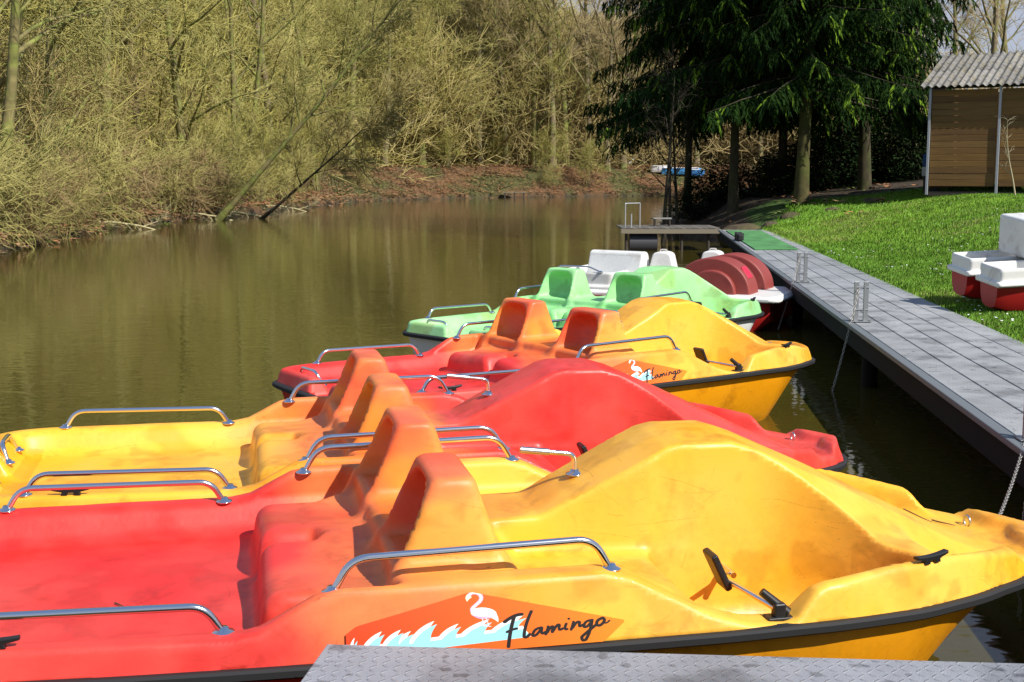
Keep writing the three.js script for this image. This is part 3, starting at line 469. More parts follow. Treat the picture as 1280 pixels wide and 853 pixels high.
bollard(14.7, 'steel mooring bracket with two uprights nearest the green mat'); bollard(10.83, 'steel mooring bracket standing on the jetty abreast of the boat on the lawn'); bollard(6.02, 'steel mooring bracket beside the bow of the red and yellow boat', 0.42);
{ const X = z => DOCK.left(z) + 0.10; 
  chain([[X(14.7) - 0.02, DOCK.y + 0.30, -14.68], [2.98, 0.03, -14.25]], 0.05, 'thin chain hanging from the bracket by the green mat into the water', 0.62);
  chain([[X(10.83) - 0.02, DOCK.y + 0.28, -10.8], [2.62, 0.0, -10.35]], 0.06, 'galvanised chain hanging from the bracket abreast of the lawn boat', 0.75);
  chain([[X(6.02) - 0.04, DOCK.y + 0.02, -6.0], [1.92, 0.43, -4.93]], 0.05, 'chain running from jetty to the bow of the red and yellow boat', 0.7);
  chain([[X(6.02) - 0.02, DOCK.y + 0.03, -5.97], [2.30, -0.05, -5.65]], 0.0, 'chain dropping straight from the jetty into the dark water', 0.7);
}

// ---------------------------------------------------------------- moored pedal boats
const boat1 = flamingoBoat('redYellow', 'red and yellow pedal boat lying alongside the ribbed metal walkway', [0, 0, -4.43], R(12.42), [R(1), 0]);
const boat2 = flamingoBoat('yellowRed', 'pedal boat with yellow stern and red bow between the two red and yellow ones', [-0.335, 0, -6.047], R(12.5));
const boat3 = flamingoBoat('redYellow', 'red and yellow pedal boat moored next to the light green one', [0.57, 0, -8.935], R(34.4));
const boat4 = flamingoBoat('green', 'light green pedal boat with a white hull', [1.01, 0, -11.93], R(46.3));

// ---------------------------------------------------------------- trees
class Twigs {
  constructor() { this.p = []; this.n = []; this.i = []; }
  // tube through points with radii, few sides
  tube(P, rad, sides) {
    const base0 = this.p.length / 3, m = P.length; let ux = 0.31, uy = 0.17, uz = 0.93;
    for (let k = 0; k < m; k++) {
      const a = P[Math.max(0, k - 1)], b = P[Math.min(m - 1, k + 1)]; let tx = b[0] - a[0], ty = b[1] - a[1], tz = b[2] - a[2], l = Math.hypot(tx, ty, tz) || 1; tx /= l; ty /= l; tz /= l;
      let d = ux * tx + uy * ty + uz * tz; ux -= d * tx; uy -= d * ty; uz -= d * tz; l = Math.hypot(ux, uy, uz); if (l < 0.05) { ux = ty; uy = tz; uz = -tx; d = ux * tx + uy * ty + uz * tz; ux -= d * tx; uy -= d * ty; uz -= d * tz; l = Math.hypot(ux, uy, uz) || 1; } ux /= l; uy /= l; uz /= l;
      const vx = ty * uz - tz * uy, vy = tz * ux - tx * uz, vz = tx * uy - ty * ux, r = rad[k], tip = k === m - 1 && sides === 3;
      for (let s = 0; s < (tip ? 1 : sides); s++) { const c = Math.cos(s / sides * 6.2832), q = Math.sin(s / sides * 6.2832), nx = ux * c + vx * q, ny = uy * c + vy * q, nz = uz * c + vz * q; this.p.push(P[k][0] + nx * r * !tip, P[k][1] + ny * r * !tip, P[k][2] + nz * r * !tip); tip ? this.n.push(tx, ty, tz) : this.n.push(nx, ny, nz); }
      if (k) { const A = base0 + (k - 1) * sides, B = base0 + k * sides; for (let s = 0; s < sides; s++) { const t = (s + 1) % sides; tip ? this.i.push(A + s, A + t, B) : this.i.push(A + s, A + t, B + s, A + t, B + t, B + s); } }
    }
  }
  geo() { const g = new THREE.BufferGeometry(); g.setAttribute('position', new THREE.Float32BufferAttribute(this.p, 3)); g.setAttribute('normal', new THREE.Float32BufferAttribute(this.n, 3)); const u = new Float32Array(this.p.length / 3 * 2); for (let k = 0; k < u.length / 2; k++) { u[k * 2] = this.p[k * 3] + this.p[k * 3 + 2]; u[k * 2 + 1] = this.p[k * 3 + 1]; } g.setAttribute('uv', new THREE.BufferAttribute(u, 2)); g.setIndex(this.i); return g; }
}
const V = { add: (a, b, s = 1) => [a[0] + b[0] * s, a[1] + b[1] * s, a[2] + b[2] * s], norm: a => { const l = Math.hypot(...a) || 1; return [a[0] / l, a[1] / l, a[2] / l]; } };
class Faces {
  constructor() { this.p = []; this.n = []; this.c = []; }
  leaf(a, d, w, len, col, fold = 0.25) { // narrow leaf of two faces, folded along its rib
    const s = V.norm(w), t = V.norm(d), up = [s[1] * t[2] - s[2] * t[1], s[2] * t[0] - s[0] * t[2], s[0] * t[1] - s[1] * t[0]], wd = Math.hypot(...w), tip = V.add(a, t, len), m = V.add(V.add(a, t, len * 0.45), up, wd * fold);
    for (const g of [1, -1]) { const q = V.add(V.add(a, t, len * 0.45), s, wd * g), pts = g > 0 ? [a, q, tip] : [a, tip, q]; this.p.push(...pts[0], ...pts[1], ...pts[2]); const nn = V.norm(V.add(up, s, g * fold)); for (let k = 0; k < 3; k++) { this.n.push(...nn); this.c.push(...col); } }
  }
  needle(a, d, w, len, col) { const t = V.add(a, d, len), P = V.add(a, w, 1), Q = V.add(a, w, -1), n = V.norm([w[1] * d[2] - w[2] * d[1], w[2] * d[0] - w[0] * d[2], w[0] * d[1] - w[1] * d[0]]); this.p.push(...Q, ...P, ...t); for (let k = 0; k < 3; k++) { this.n.push(...n); this.c.push(...col); } }
  geo() { const g = new THREE.BufferGeometry(); g.setAttribute('position', new THREE.Float32BufferAttribute(this.p, 3)); g.setAttribute('normal', new THREE.Float32BufferAttribute(this.n, 3)); g.setAttribute('color', new THREE.Float32BufferAttribute(this.c, 3)); g.setAttribute('uv', new THREE.Float32BufferAttribute(new Float32Array(this.p.length / 3 * 2), 2)); return g; }
}
function grow(P0, dir, len, n, bend, up, R) { // wandering line
  const P = [P0]; let d = V.norm(dir); for (let i = 0; i < n; i++) { d = V.norm([d[0] + (R() - 0.5) * bend, d[1] + (R() - 0.5) * bend + up, d[2] + (R() - 0.5) * bend]); P.push(V.add(P[P.length - 1], d, len / n)); } return P;
}
const at = (P, t) => { const k = clamp(t, 0, 0.999) * (P.length - 1), i = k | 0, f = k - i; return [0, 1, 2].map(q => lerp(P[i][q], P[i + 1][q], f)); };
const dirAt = (P, t) => { const i = Math.min(P.length - 2, clamp(t, 0, 0.999) * (P.length - 1) | 0); return V.norm(V.add(P[i + 1], P[i], -1)); };
function around(d, spread, R) { let o; do { o = [R() * 2 - 1, R() * 2 - 1, R() * 2 - 1]; } while (Math.hypot(...o) > 1); const c = o[0] * d[0] + o[1] * d[1] + o[2] * d[2]; o = V.norm([o[0] - c * d[0], o[1] - c * d[1], o[2] - c * d[2]]); return V.norm([d[0] + o[0] * spread, d[1] + o[1] * spread, d[2] + o[2] * spread]); }
// bare broadleaf: trunk and limbs in one mesh, twigs in another
function bareTree(o) {
  const R = rng(o.seed), W = new Twigs(), T = new Twigs(), F = o.buds ? new Faces() : null, H = o.h, r0 = o.r, stems = o.stems || 1;
  for (let st = 0; st < stems; st++) {
    const lean = o.lean ? [...o.lean] : [(R() - 0.5) * 0.16, 1, (R() - 0.5) * 0.16]; if (stems > 1) { const a = st / stems * 6.28 + R(); lean[0] += Math.cos(a) * 0.28; lean[2] += Math.sin(a) * 0.28; }
    const trunk = grow([0, -0.3, 0], lean, H * (0.9 + 0.15 * R()), 14, o.wander || 0.10, o.lift || 0.01, R), rt = t => r0 * Math.pow(1 - t * 0.94, 0.9) * (1 + 0.5 * Math.pow(1 - t, 22)) / Math.sqrt(stems);
    W.tube(trunk, trunk.map((_, k) => rt(k / 14)), 8);
    for (let i = 0; i < o.limbs; i++) {
      const t = o.low + (0.98 - o.low) * Math.pow((i + R() * 0.8) / o.limbs, 0.85), d0 = dirAt(trunk, t), L = H * o.reach * (1.1 - 0.75 * t) * (0.7 + 0.6 * R());
      const d = around(d0, o.spread * (1.4 - 0.8 * t), R), limb = grow(at(trunk, t), d, L, 6, 0.36, o.rise, R), rl = Math.min(rt(t) * 0.6, 0.012 + L * 0.013);
      W.tube(limb, limb.map((_, k) => rl * (1 - k / 7.2)), 5);
      for (let j = 0; j < o.sec; j++) {
        const u = 0.18 + 0.82 * (j + R()) / o.sec, l2 = L * 0.42 * (1.15 - 0.6 * u) * (0.6 + 0.8 * R()), s = grow(at(limb, u), around(dirAt(limb, u), 0.9, R), l2, 4, 0.4, o.rise * 0.6 - o.droop, R);
        T.tube(s, s.map((_, k) => (0.006 + l2 * 0.006) * (1 - k / 5)), 3);
        for (let q = 0; q < o.twig; q++) {
          const w = 0.15 + 0.85 * (q + R()) / o.twig, l3 = (0.45 + 0.7 * R()) * o.twigLen, f = grow(at(s, w), around(dirAt(s, w), 0.8, R), l3, 2, 0.35, -o.droop, R); T.tube(f, [o.fine * 1.25, o.fine, 0], 3); if (F && R() < o.buds) { const a = R() * 6.28, k = R(); F.leaf(f[2], [Math.cos(a), R() - 0.3, Math.sin(a)], [-Math.sin(a) * 0.018, 0.008, Math.cos(a) * 0.018], 0.05 + 0.04 * R(), k < 0.6 ? [0.16, 0.21, 0.03] : [0.24, 0.19, 0.06]); }
          for (let e = 0; e < o.fines; e++) { const g = grow(at(f, 0.2 + 0.75 * R()), around(dirAt(f, 0.5), 0.9, R), l3 * (0.35 + 0.4 * R()), 1, 0.2, -o.droop, R); T.tube(g, [o.fine * 0.9, 0], 3); }
        }
      }
    }
  }
  return { wood: W.geo(), twigs: T.geo(), buds: F && F.geo() };
}
const barkTex = dataTex(256, (u, v) => { const k = 0.6 + 0.8 * (tfbm(u, v * 0.5, 16, 9, 4) - 0.35), m = sstep(0.45, 0.65, tfbm(u, v, 4, 19, 3)); return [k * lerp(1, 0.85, m), k * lerp(0.95, 1.05, m), k * lerp(0.85, 0.55, m)]; }, false, 0.8);
const barkMossy = new THREE.MeshStandardMaterial({ color: lin(0.28, 0.25, 0.11), map: barkTex, roughness: 0.95 });
const barkBrown = new THREE.MeshStandardMaterial({ color: lin(0.26, 0.215, 0.135), map: barkTex, roughness: 0.95 });
const barkDark = new THREE.MeshStandardMaterial({ color: lin(0.055, 0.045, 0.03), map: barkTex, roughness: 0.95 });
const twigMats = [lin(0.35, 0.325, 0.085), lin(0.355, 0.30, 0.105), lin(0.36, 0.28, 0.135), lin(0.41, 0.375, 0.12)].map(c => new THREE.MeshStandardMaterial({ color: c, roughness: 0.9 }));
const P0 = { h: 15, r: 0.2, limbs: 20, low: 0.16, reach: 0.34, spread: 0.95, rise: 0.05, droop: 0.03, sec: 8, twig: 10, twigLen: 0.95, fine: 0.0095, fines: 1 };
const treeProtos = [
  [{ ...P0, seed: 11, h: 17, r: 0.24 }, barkMossy, 0], [{ ...P0, seed: 12, h: 15, spread: 1.2, low: 0.12 }, barkBrown, 1], [{ ...P0, seed: 13, h: 16, stems: 3, limbs: 9, r: 0.26, low: 0.2 }, barkMossy, 0],
  [{ ...P0, seed: 14, h: 18, low: 0.25, spread: 0.8, r: 0.21 }, barkBrown, 2], [{ ...P0, seed: 15, h: 13, low: 0.10, spread: 1.3, droop: 0.08 }, barkMossy, 3], [{ ...P0, seed: 16, h: 17, low: 0.2, spread: 1.0, reach: 0.3 }, barkBrown, 2],
].map(([o, b, k]) => ({ ...bareTree(o), bark: b, tm: twigMats[k], h: o.h }));
const treeRoots = [];
function plantTree(k, px, depth, label, group, scale, turn) {
  const pr = treeProtos[k], x = (px - 640) / 1605 * depth, y = groundY(x, depth);
  if (treeRoots[k]) return copyOf(treeRoots[k], [x, y, -depth], turn, label, group, scale);
  const t = thing('bare_tree', label, 'tree', [x, y, -depth], turn, group); t.scale.setScalar(scale); mesh('trunk', pr.wood, pr.bark, t); mesh('crown', pr.twigs, pr.tm, t); treeRoots[k] = t; return t;
}
const KIND = ['tall bare tree with a mossy green trunk on the far bank', 'spreading bare tree with brownish twigs on the far bank', 'bare tree of several mossy stems on the far bank', 'slender tall bare tree with tan twigs on the far bank', 'low spreading bare tree with drooping pale twigs on the bank', 'bare tree with reddish tan twigs on the far bank'];
{
  // [prototype, pixel column of the trunk, metres ahead, scale]
  const spots = [[0, 6, 33, 0.9], [4, 60, 36, 0.95], [0, 138, 44, 1], [1, 185, 52, 1], [4, 235, 50, 1], [2, 300, 58, 0.95], [1, 345, 66, 1.05], [4, 395, 70, 1.05], [0, 440, 80, 1.1], [1, 480, 83, 1], [0, 528, 86, 1.1], [4, 560, 88, 1.05], [3, 600, 90, 1.05], [1, 632, 91, 1.1], [0, 668, 91, 1.1], [3, 690, 90, 1.15], [0, 706, 91.5, 1.1], [3, 735, 92, 1.15], [3, 758, 91, 1], [3, 778, 92, 1.15], [3, 800, 97, 1], [1, 836, 98, 1.0], [3, 868, 95, 1.0], [5, 905, 100, 1.0], [3, 948, 97, 1.0], [1, 985, 104, 1.0],
    [0, 30, 48, 1], [1, 95, 58, 1.1], [3, 160, 70, 1.1], [5, 215, 66, 1.15], [2, 265, 76, 1.1], [0, 320, 84, 1.15], [3, 370, 92, 1.1], [5, 415, 98, 1.2], [3, 480, 104, 1.2], [1, 545, 108, 1.2], [5, 600, 112, 1.2], [1, 60, 76, 1.2], [5, 130, 88, 1.2], [0, 240, 98, 1.2], [1, 350, 118, 1.25]];
  const R = rng(5); for (const [k, px, z, s] of spots) plantTree(k, px, z, KIND[k], 'bare trees along the far bank', s * (0.95 + 0.1 * R()), R() * 6.28);
  // pale bare trees behind the hut
  for (const [k, px, z, s] of [[1, 1195, 62, 0.95], [3, 1232, 58, 0.9], [5, 1268, 64, 0.95], [1, 1110, 75, 0.9], [3, 1040, 80, 0.8], [5, 1150, 84, 0.9]]) plantTree(k, px, z, 'bare pale tree standing behind the wooden hut and spruces', 'bare trees behind the hut', s, R() * 6.28);
}
{ // big tree leaning out over the water
  const g = bareTree({ ...P0, seed: 77, h: 13.5, r: 0.10, lean: [0.95, 0.9, 0.12], lift: 0.02, wander: 0.06, limbs: 20, low: 0.28, reach: 0.24, spread: 1.1, droop: 0.05 });
  const t = thing('leaning_tree', 'mossy bare tree leaning far out over the water from the left bank', 'tree', [-10.4, 0.3, -45.5]); mesh('trunk', g.wood, barkMossy, t); mesh('crown', g.twigs, twigMats[0], t);
  const g2 = bareTree({ ...P0, seed: 78, h: 7, r: 0.06, lean: [0.8, 0.55, 0.25], lift: 0.03, wander: 0.14, limbs: 12, low: 0.3, reach: 0.3, spread: 1.1, droop: 0.06 });
  const t2 = thing('leaning_tree', 'shorter dark limb tree leaning low beneath the long leaning one', 'tree', [-9.3, 0.25, -47.5]); mesh('trunk', g2.wood, barkDark, t2); mesh('crown', g2.twigs, twigMats[1], t2);
  // pale overhanging boughs at the left edge
  const g3 = bareTree({ ...P0, seed: 79, h: 12, r: 0.17, lean: [0.12, 1, 0.1], limbs: 16, low: 0.25, reach: 0.36, spread: 1.2, rise: -0.06, droop: 0.14, fine: 0.010, twigLen: 1.1 });
  const t3 = thing('drooping_tree', 'mossy tree with pale drooping twigs at the corner of the left bank', 'tree', [-12.2, 0.9, -30.5]); mesh('trunk', g3.wood, barkMossy, t3); mesh('crown', g3.twigs, twigMats[3], t3);
}
// shrubs along the water's edge
{
  const budMat = new THREE.MeshStandardMaterial({ vertexColors: true, roughness: 0.8, side: THREE.DoubleSide });
  const shrubMats = [lin(0.33, 0.305, 0.075), lin(0.38, 0.34, 0.11), lin(0.33, 0.255, 0.095), lin(0.31, 0.22, 0.10)].map(c => new THREE.MeshStandardMaterial({ color: c, roughness: 0.9 }));
  const S = (seed, h, o) => bareTree({ ...P0, seed, h, r: 0.05, stems: 5, limbs: 5, low: 0.12, reach: 0.42, spread: 0.9, wander: 0.22, sec: 5, twig: 4, twigLen: 0.65, fine: 0.0065, droop: 0.05, fines: 1, buds: 0.8, ...o });
  const protos = [[S(31, 3.2, {}), 0], [S(32, 2.2, { droop: 0.10, buds: 0.4 }), 1], [S(33, 3.8, { buds: 0.5 }), 2], [S(34, 1.8, { droop: 0.14, spread: 1.3, buds: 0.3 }), 3]], roots = [];
  const names = ['olive twiggy shrub on the bank among the trees', 'pale drooping shrub hanging over the water edge', 'brown twiggy shrub on the bank among the trees', 'low reddish brown shrub at the edge of the bank'];
  const R = rng(91);
  for (let i = 1; i < LEFT.length - 3; i++) { const [ax, az] = LEFT[i], [bx, bz] = LEFT[i + 1], L = Math.hypot(bx - ax, bz - az), m = Math.ceil(L / (az < 50 ? 1.35 : 2.4));
    for (let q = 0; q < m; q++) { for (const row of az < 45 ? [0.3, 2.4, 5.2] : [1.5, 6]) {
      const t = (q + R()) / m, nx = -(bz - az) / L, nz = (bx - ax) / L, off = row * (0.5 + R() * 1.0), x = lerp(ax, bx, t) + nx * off, z = lerp(az, bz, t) + nz * off; if (z < 22 || z > 92 || x > 10) continue; if (z > 70 && R() < 0.55 || R() < 0.2) continue;
      const k = row < 1 ? (R() < 0.7 ? 1 : 3) : Math.floor(R() * 3) % 3, p = [x, groundY(x, z) - 0.05, -z], s = (0.85 + 0.6 * R()) * (z > 70 ? 0.75 : 1), turn = R() * 6.28;
      if (roots[k]) copyOf(roots[k], p, turn, null, null, s); else { const o = thing('bank_shrub', names[k], 'shrub', p, turn, 'shrubs along the far bank'); o.scale.setScalar(s); mesh('stems', protos[k][0].wood, k === 1 ? barkMossy : barkBrown, o); mesh('twigs', protos[k][0].twigs, shrubMats[protos[k][1]], o); mesh('buds', protos[k][0].buds, budMat, o).userData.kind = 'stuff'; roots[k] = o; }
    } } }
  // pale fallen boughs dipping into the water
  const g = bareTree({ ...P0, seed: 141, h: 4.2, r: 0.06, lean: [1, 0.16, 0.3], lift: -0.03, wander: 0.2, limbs: 9, low: 0.15, reach: 0.34, spread: 1.2, rise: 0.02, droop: 0.06, sec: 4, twig: 4, twigLen: 0.6, fine: 0.010, fines: 1 }), pale = std(0.42, 0.37, 0.20, 0.9);
  let f0; for (const [px, z, turn, lab] of [[372, 49.5, 0.1, 'pale fallen bough dipping into the water below the leaning tree'], [300, 46, 0.35, 'pale fallen bough lying at the foot of the leaning tree'], [165, 38.5, 0.5, 'pale bare bough reaching over the water edge of the left bank'], [418, 56, 0.15, 'pale fallen bough stretched along the water past the leaning tree']]) {
    const x = shoreX(z) - 0.7, p = [x, 0.45, -z]; if (!f0) { f0 = thing('fallen_bough', lab, 'branch', p, turn, 'fallen boughs at the water edge'); mesh('bough', g.wood, pale, f0); mesh('twigs', g.twigs, pale, f0); } else copyOf(f0, p, turn, lab, null, 0.8);
  }
}
{ // dead leaves and bits of twig on the banks
  const R = rng(515), F = new Faces(); for (let i = 0; i < 9; i++) { const a = R() * 6.28, w = 0.035; F.leaf([(R() - 0.5) * 0.7, 0.02 + R() * 0.06, (R() - 0.5) * 0.7], [Math.cos(a), (R() - 0.3) * 0.6, Math.sin(a)], [-Math.sin(a) * w, (R() - 0.5) * 0.03, Math.cos(a) * w], 0.10 + 0.08 * R(), [1, 1, 1]); }
  const im = new THREE.InstancedMesh(F.geo(), new THREE.MeshStandardMaterial({ vertexColors: true, roughness: 0.9, side: THREE.DoubleSide }), 9000), M = new THREE.Matrix4(), Q = new THREE.Quaternion(), C = new THREE.Color(), Y = new THREE.Vector3(0, 1, 0); let n = 0;
  for (let i = 0; i < 60000 && n < 9000; i++) { const z = 24 + R() * 72, px = -30 + R() * 1180, x = (px - 640) / 1605 * z; const right = i % 20 === 0 && z > 29 && z < 45 && onRight(x, z); if (!right && !sideOfLeft(x, z)) continue; const d = right ? 1 : polyDist(LEFT, x, z); if (d > 9 || d < 0.15) continue; const s = 0.7 + 0.9 * R(); im.setMatrixAt(n, M.compose(new THREE.Vector3(x, groundY(x, z), -z), Q.setFromAxisAngle(Y, R() * 6.28), new THREE.Vector3(s, s, s))); const t = R(); C.setRGB(lerp(0.36, 0.30, t), lerp(0.16, 0.19, t), lerp(0.065, 0.10, t)); if (R() < 0.2) C.setRGB(0.13, 0.16, 0.03); im.setColorAt(n, C); n++; }
  im.count = n; im.name = numbered('leaf_litter'); shadows(im); scene.add(im); tag(im, 'reddish brown dead leaves covering the wooded banks', 'leaves', null, 'stuff');
}
// the wood behind, thick with twigs, read as one mass
{
  const W = new Twigs(), R = rng(404); for (let i = 0; i < 62; i++) { const a = [(R() - 0.5) * 2.6, (R() - 0.5) * 2.2, (R() - 0.5) * 2.6], s = grow(a, [(R() - 0.5) * 1.6, R() * 0.9, (R() - 0.5) * 1.6], 1.3 + R(), 2, 0.4, 0, R); W.tube(s, [0.021, 0.015, 0], 3); for (let e = 0; e < 4; e++) { const g = grow(at(s, 0.15 + 0.8 * R()), around(dirAt(s, 0.5), 1, R), 0.5 + 0.6 * R(), 1, 0, 0, R); W.tube(g, [0.014, 0], 3); } }
  const geo = W.geo(), list = [], M = new THREE.Matrix4(), Q = new THREE.Quaternion(), E = new THREE.Euler(), C = new THREE.Color();
  for (let i = 0; i < 9000 && list.length < 2100; i++) {
    const z = 34 + R() * 110, px = -60 + R() * 1400, x = (px - 640) / 1605 * z; if (!sideOfLeft(x, z)) continue; const d = polyDist(LEFT, x, z); if (d < 6 || d > 48 || d < 11 && R() < 0.5) continue; if (x > 12 && R() < 0.6 || px > 1110 && R() < 0.85) continue;
    const far = sstep(4, 24, d), top = lerp(7, 15, far) * (px > 1100 ? 0.45 : px > 690 ? 0.66 : px > 620 ? 0.8 : 1), y = groundY(x, z) + Math.pow(R(), 1.15) * top; const s = 1.35 + 0.9 * R(); E.set(R() * 0.6, R() * 6.28, R() * 0.6); Q.setFromEuler(E); list.push([M.clone().compose(new THREE.Vector3(x, y, -z), Q, new THREE.Vector3(s, s, s)), px, R()]);
  }
  const im = new THREE.InstancedMesh(geo, new THREE.MeshStandardMaterial({ color: 0xffffff, roughness: 0.95 }), list.length); im.name = numbered('woodland');
  list.forEach(([m, px, r], i) => { im.setMatrixAt(i, m); const t = sstep(250, 800, px + (r - 0.5) * 500); C.setRGB(lerp(0.35, 0.37, t) * (0.8 + 0.4 * r), lerp(0.315, 0.29, t) * (0.75 + 0.5 * r), lerp(0.08, 0.125, t) * (0.8 + 0.4 * r)); im.setColorAt(i, C); }); shadows(im); scene.add(im);
  tag(im, 'dense bare twiggy woodland filling the far bank', 'woodland', null, 'stuff'); console.log('clumps', list.length);
}

// ---------------------------------------------------------------- evergreens
function spruce(o) {
  const R = rng(o.seed), W = new Twigs(), B = new Twigs(), F = new Faces(), H = o.h, trunk = grow([0, -0.3, 0], [0.02 * (R() - 0.5), 1, 0.02], H + 0.3, 12, 0.02, 0, R);
  W.tube(trunk, trunk.map((_, k) => o.r * (1 - k / 12.6) * (1 + 0.35 * Math.pow(1 - k / 12, 18))), 10);
  const whorls = Math.round((H - o.low) / 0.42);
  for (let i = 0; i < whorls; i++) for (let b = 0; b < o.per; b++) {
    const h = o.low + (H - o.low) * (i + R() * 0.9) / whorls, t = (h + 0.3) / (H + 0.3), f = 1 - (h - o.low) / (H - o.low), L = o.reach * Math.pow(f, 0.75) * (0.65 + 0.5 * R()) + 0.3; const a = R() * 6.283;
    const br = grow(at(trunk, t), [Math.cos(a), -0.12 + 0.25 * (1 - f), Math.sin(a)], L, 6, 0.16, i < whorls * 0.6 ? -0.05 + 0.03 * R() : 0.03, R); B.tube(br, br.map((_, k) => (0.010 + L * 0.008) * (1 - k / 6.5)), 4);
    const n = Math.round(L * o.dens); for (let q = 0; q < n; q++) {
      const u = 0.06 + 0.94 * (q + R()) / n, p = at(br, u), d = dirAt(br, u), sd = R() < 0.5 ? 1 : -1, lat = [-d[2] * sd, -0.35 - 0.9 * R(), d[0] * sd], sl = (0.3 + 0.55 * R()) * (1.25 - 0.6 * u);
      const sp = grow(p, V.norm(V.add(lat, d, 0.5)), sl, 3, 0.25, -0.28, R), tone = R(), paintedSun = R() < 0.10 ? 1 : 0, col = paintedSun ? [0.10 + 0.04 * tone, 0.18 + 0.06 * tone, 0.018] : [0.007 + 0.010 * tone, 0.021 + 0.020 * tone, 0.005];  // sun patches and shade put into needle colour: few bright sprays, rest near-black
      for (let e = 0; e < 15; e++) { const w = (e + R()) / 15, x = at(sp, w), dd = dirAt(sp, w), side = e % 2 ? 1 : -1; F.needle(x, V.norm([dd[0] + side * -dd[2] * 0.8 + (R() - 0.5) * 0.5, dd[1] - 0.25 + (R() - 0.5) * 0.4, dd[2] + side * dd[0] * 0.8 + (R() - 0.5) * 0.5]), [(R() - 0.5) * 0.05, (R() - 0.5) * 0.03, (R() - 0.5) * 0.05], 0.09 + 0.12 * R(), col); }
    }
  }
  return { wood: W.geo(), boughs: B.geo(), needles: F.geo() };
}
const needleMat = new THREE.MeshPhysicalMaterial({ vertexColors: true, roughness: 0.85, specularIntensity: 0.15, side: THREE.DoubleSide });
const spruceTrunk = new THREE.MeshStandardMaterial({ color: lin(0.075, 0.065, 0.035), map: barkTex, roughness: 0.95 }), mossTrunk = new THREE.MeshStandardMaterial({ color: lin(0.10, 0.092, 0.03), map: barkTex, roughness: 0.95 });
{
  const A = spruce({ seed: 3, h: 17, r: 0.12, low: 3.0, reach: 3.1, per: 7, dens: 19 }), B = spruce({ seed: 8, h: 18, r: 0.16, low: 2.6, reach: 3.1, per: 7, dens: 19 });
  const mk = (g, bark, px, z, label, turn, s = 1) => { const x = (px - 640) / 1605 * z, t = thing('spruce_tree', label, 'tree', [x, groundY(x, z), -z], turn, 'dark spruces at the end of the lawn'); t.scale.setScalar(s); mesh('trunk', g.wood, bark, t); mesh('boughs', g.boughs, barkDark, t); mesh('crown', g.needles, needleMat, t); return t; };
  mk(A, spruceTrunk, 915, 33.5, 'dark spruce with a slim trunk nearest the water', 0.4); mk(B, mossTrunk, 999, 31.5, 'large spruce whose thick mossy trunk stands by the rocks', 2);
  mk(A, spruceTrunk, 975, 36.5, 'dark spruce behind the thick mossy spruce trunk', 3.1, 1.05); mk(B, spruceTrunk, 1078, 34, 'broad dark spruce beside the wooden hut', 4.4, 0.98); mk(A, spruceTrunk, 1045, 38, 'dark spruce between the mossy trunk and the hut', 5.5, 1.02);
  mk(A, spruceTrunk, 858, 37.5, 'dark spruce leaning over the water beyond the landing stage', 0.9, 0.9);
}
function leafyShrub(seed, rx, ry, n, cols, leaf = 0.11) {
  const R = rng(seed), F = new Faces(), W = new Twigs();
  for (let i = 0; i < 14; i++) { const s = grow([(R() - 0.5) * rx * 0.4, -0.1, (R() - 0.5) * rx * 0.4], [(R() - 0.5) * 1.2, 1, (R() - 0.5) * 1.2], ry * (0.6 + 0.4 * R()), 4, 0.3, 0.02, R); W.tube(s, [0.025, 0.02, 0.015, 0.01, 0.004], 5); }
  for (let i = 0; i < n; i++) { let x, y, z; do { x = R() * 2 - 1; y = R(); z = R() * 2 - 1; } while (x * x + z * z + Math.pow(y, 2.5) > 1 || fbm(x * 2.6 + seed, y * 2.6, z * 2.6, 2) < 0.42); const a = R() * 6.28, c = cols[Math.floor(R() * cols.length)]; F.leaf([x * rx, y * ry, z * rx], [Math.cos(a), 0.3 - R() * 0.9, Math.sin(a)], [-Math.sin(a) * leaf * 0.26, (R() - 0.5) * 0.02, Math.cos(a) * leaf * 0.26], leaf * (0.8 + 0.6 * R()), c); }
  return { wood: W.geo(), leaves: F.geo() };
}
{
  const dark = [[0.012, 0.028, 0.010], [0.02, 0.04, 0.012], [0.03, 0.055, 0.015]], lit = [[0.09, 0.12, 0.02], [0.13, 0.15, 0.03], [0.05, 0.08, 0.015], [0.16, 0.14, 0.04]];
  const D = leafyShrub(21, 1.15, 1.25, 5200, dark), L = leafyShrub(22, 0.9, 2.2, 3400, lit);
  const mk = (g, px, z, s, label, group) => { const x = (px - 640) / 1605 * z, t = thing('evergreen_shrub', label, 'shrub', [x, groundY(x, z) - 0.05, -z], px, group); t.scale.set(...s); mesh('stems', g.wood, barkDark, t); mesh('foliage', g.leaves, needleMat, t); };
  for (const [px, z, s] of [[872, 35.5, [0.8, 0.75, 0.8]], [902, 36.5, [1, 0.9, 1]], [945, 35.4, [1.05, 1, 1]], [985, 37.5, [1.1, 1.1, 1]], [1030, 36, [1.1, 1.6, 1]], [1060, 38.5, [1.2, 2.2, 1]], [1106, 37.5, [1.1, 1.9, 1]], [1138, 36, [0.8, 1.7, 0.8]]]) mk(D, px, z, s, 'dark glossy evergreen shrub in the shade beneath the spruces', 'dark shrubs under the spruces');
  for (const [px, z, s] of [[1060, 40.5, [1, 1, 1]], [1098, 41, [1, 1.2, 1]], [1133, 40, [1, 1.15, 1]], [1018, 42, [1, 1.1, 1]]]) mk(L, px, z, s, 'sunlit yellow green shrub behind the spruces', 'sunlit shrubs beside the hut');
}
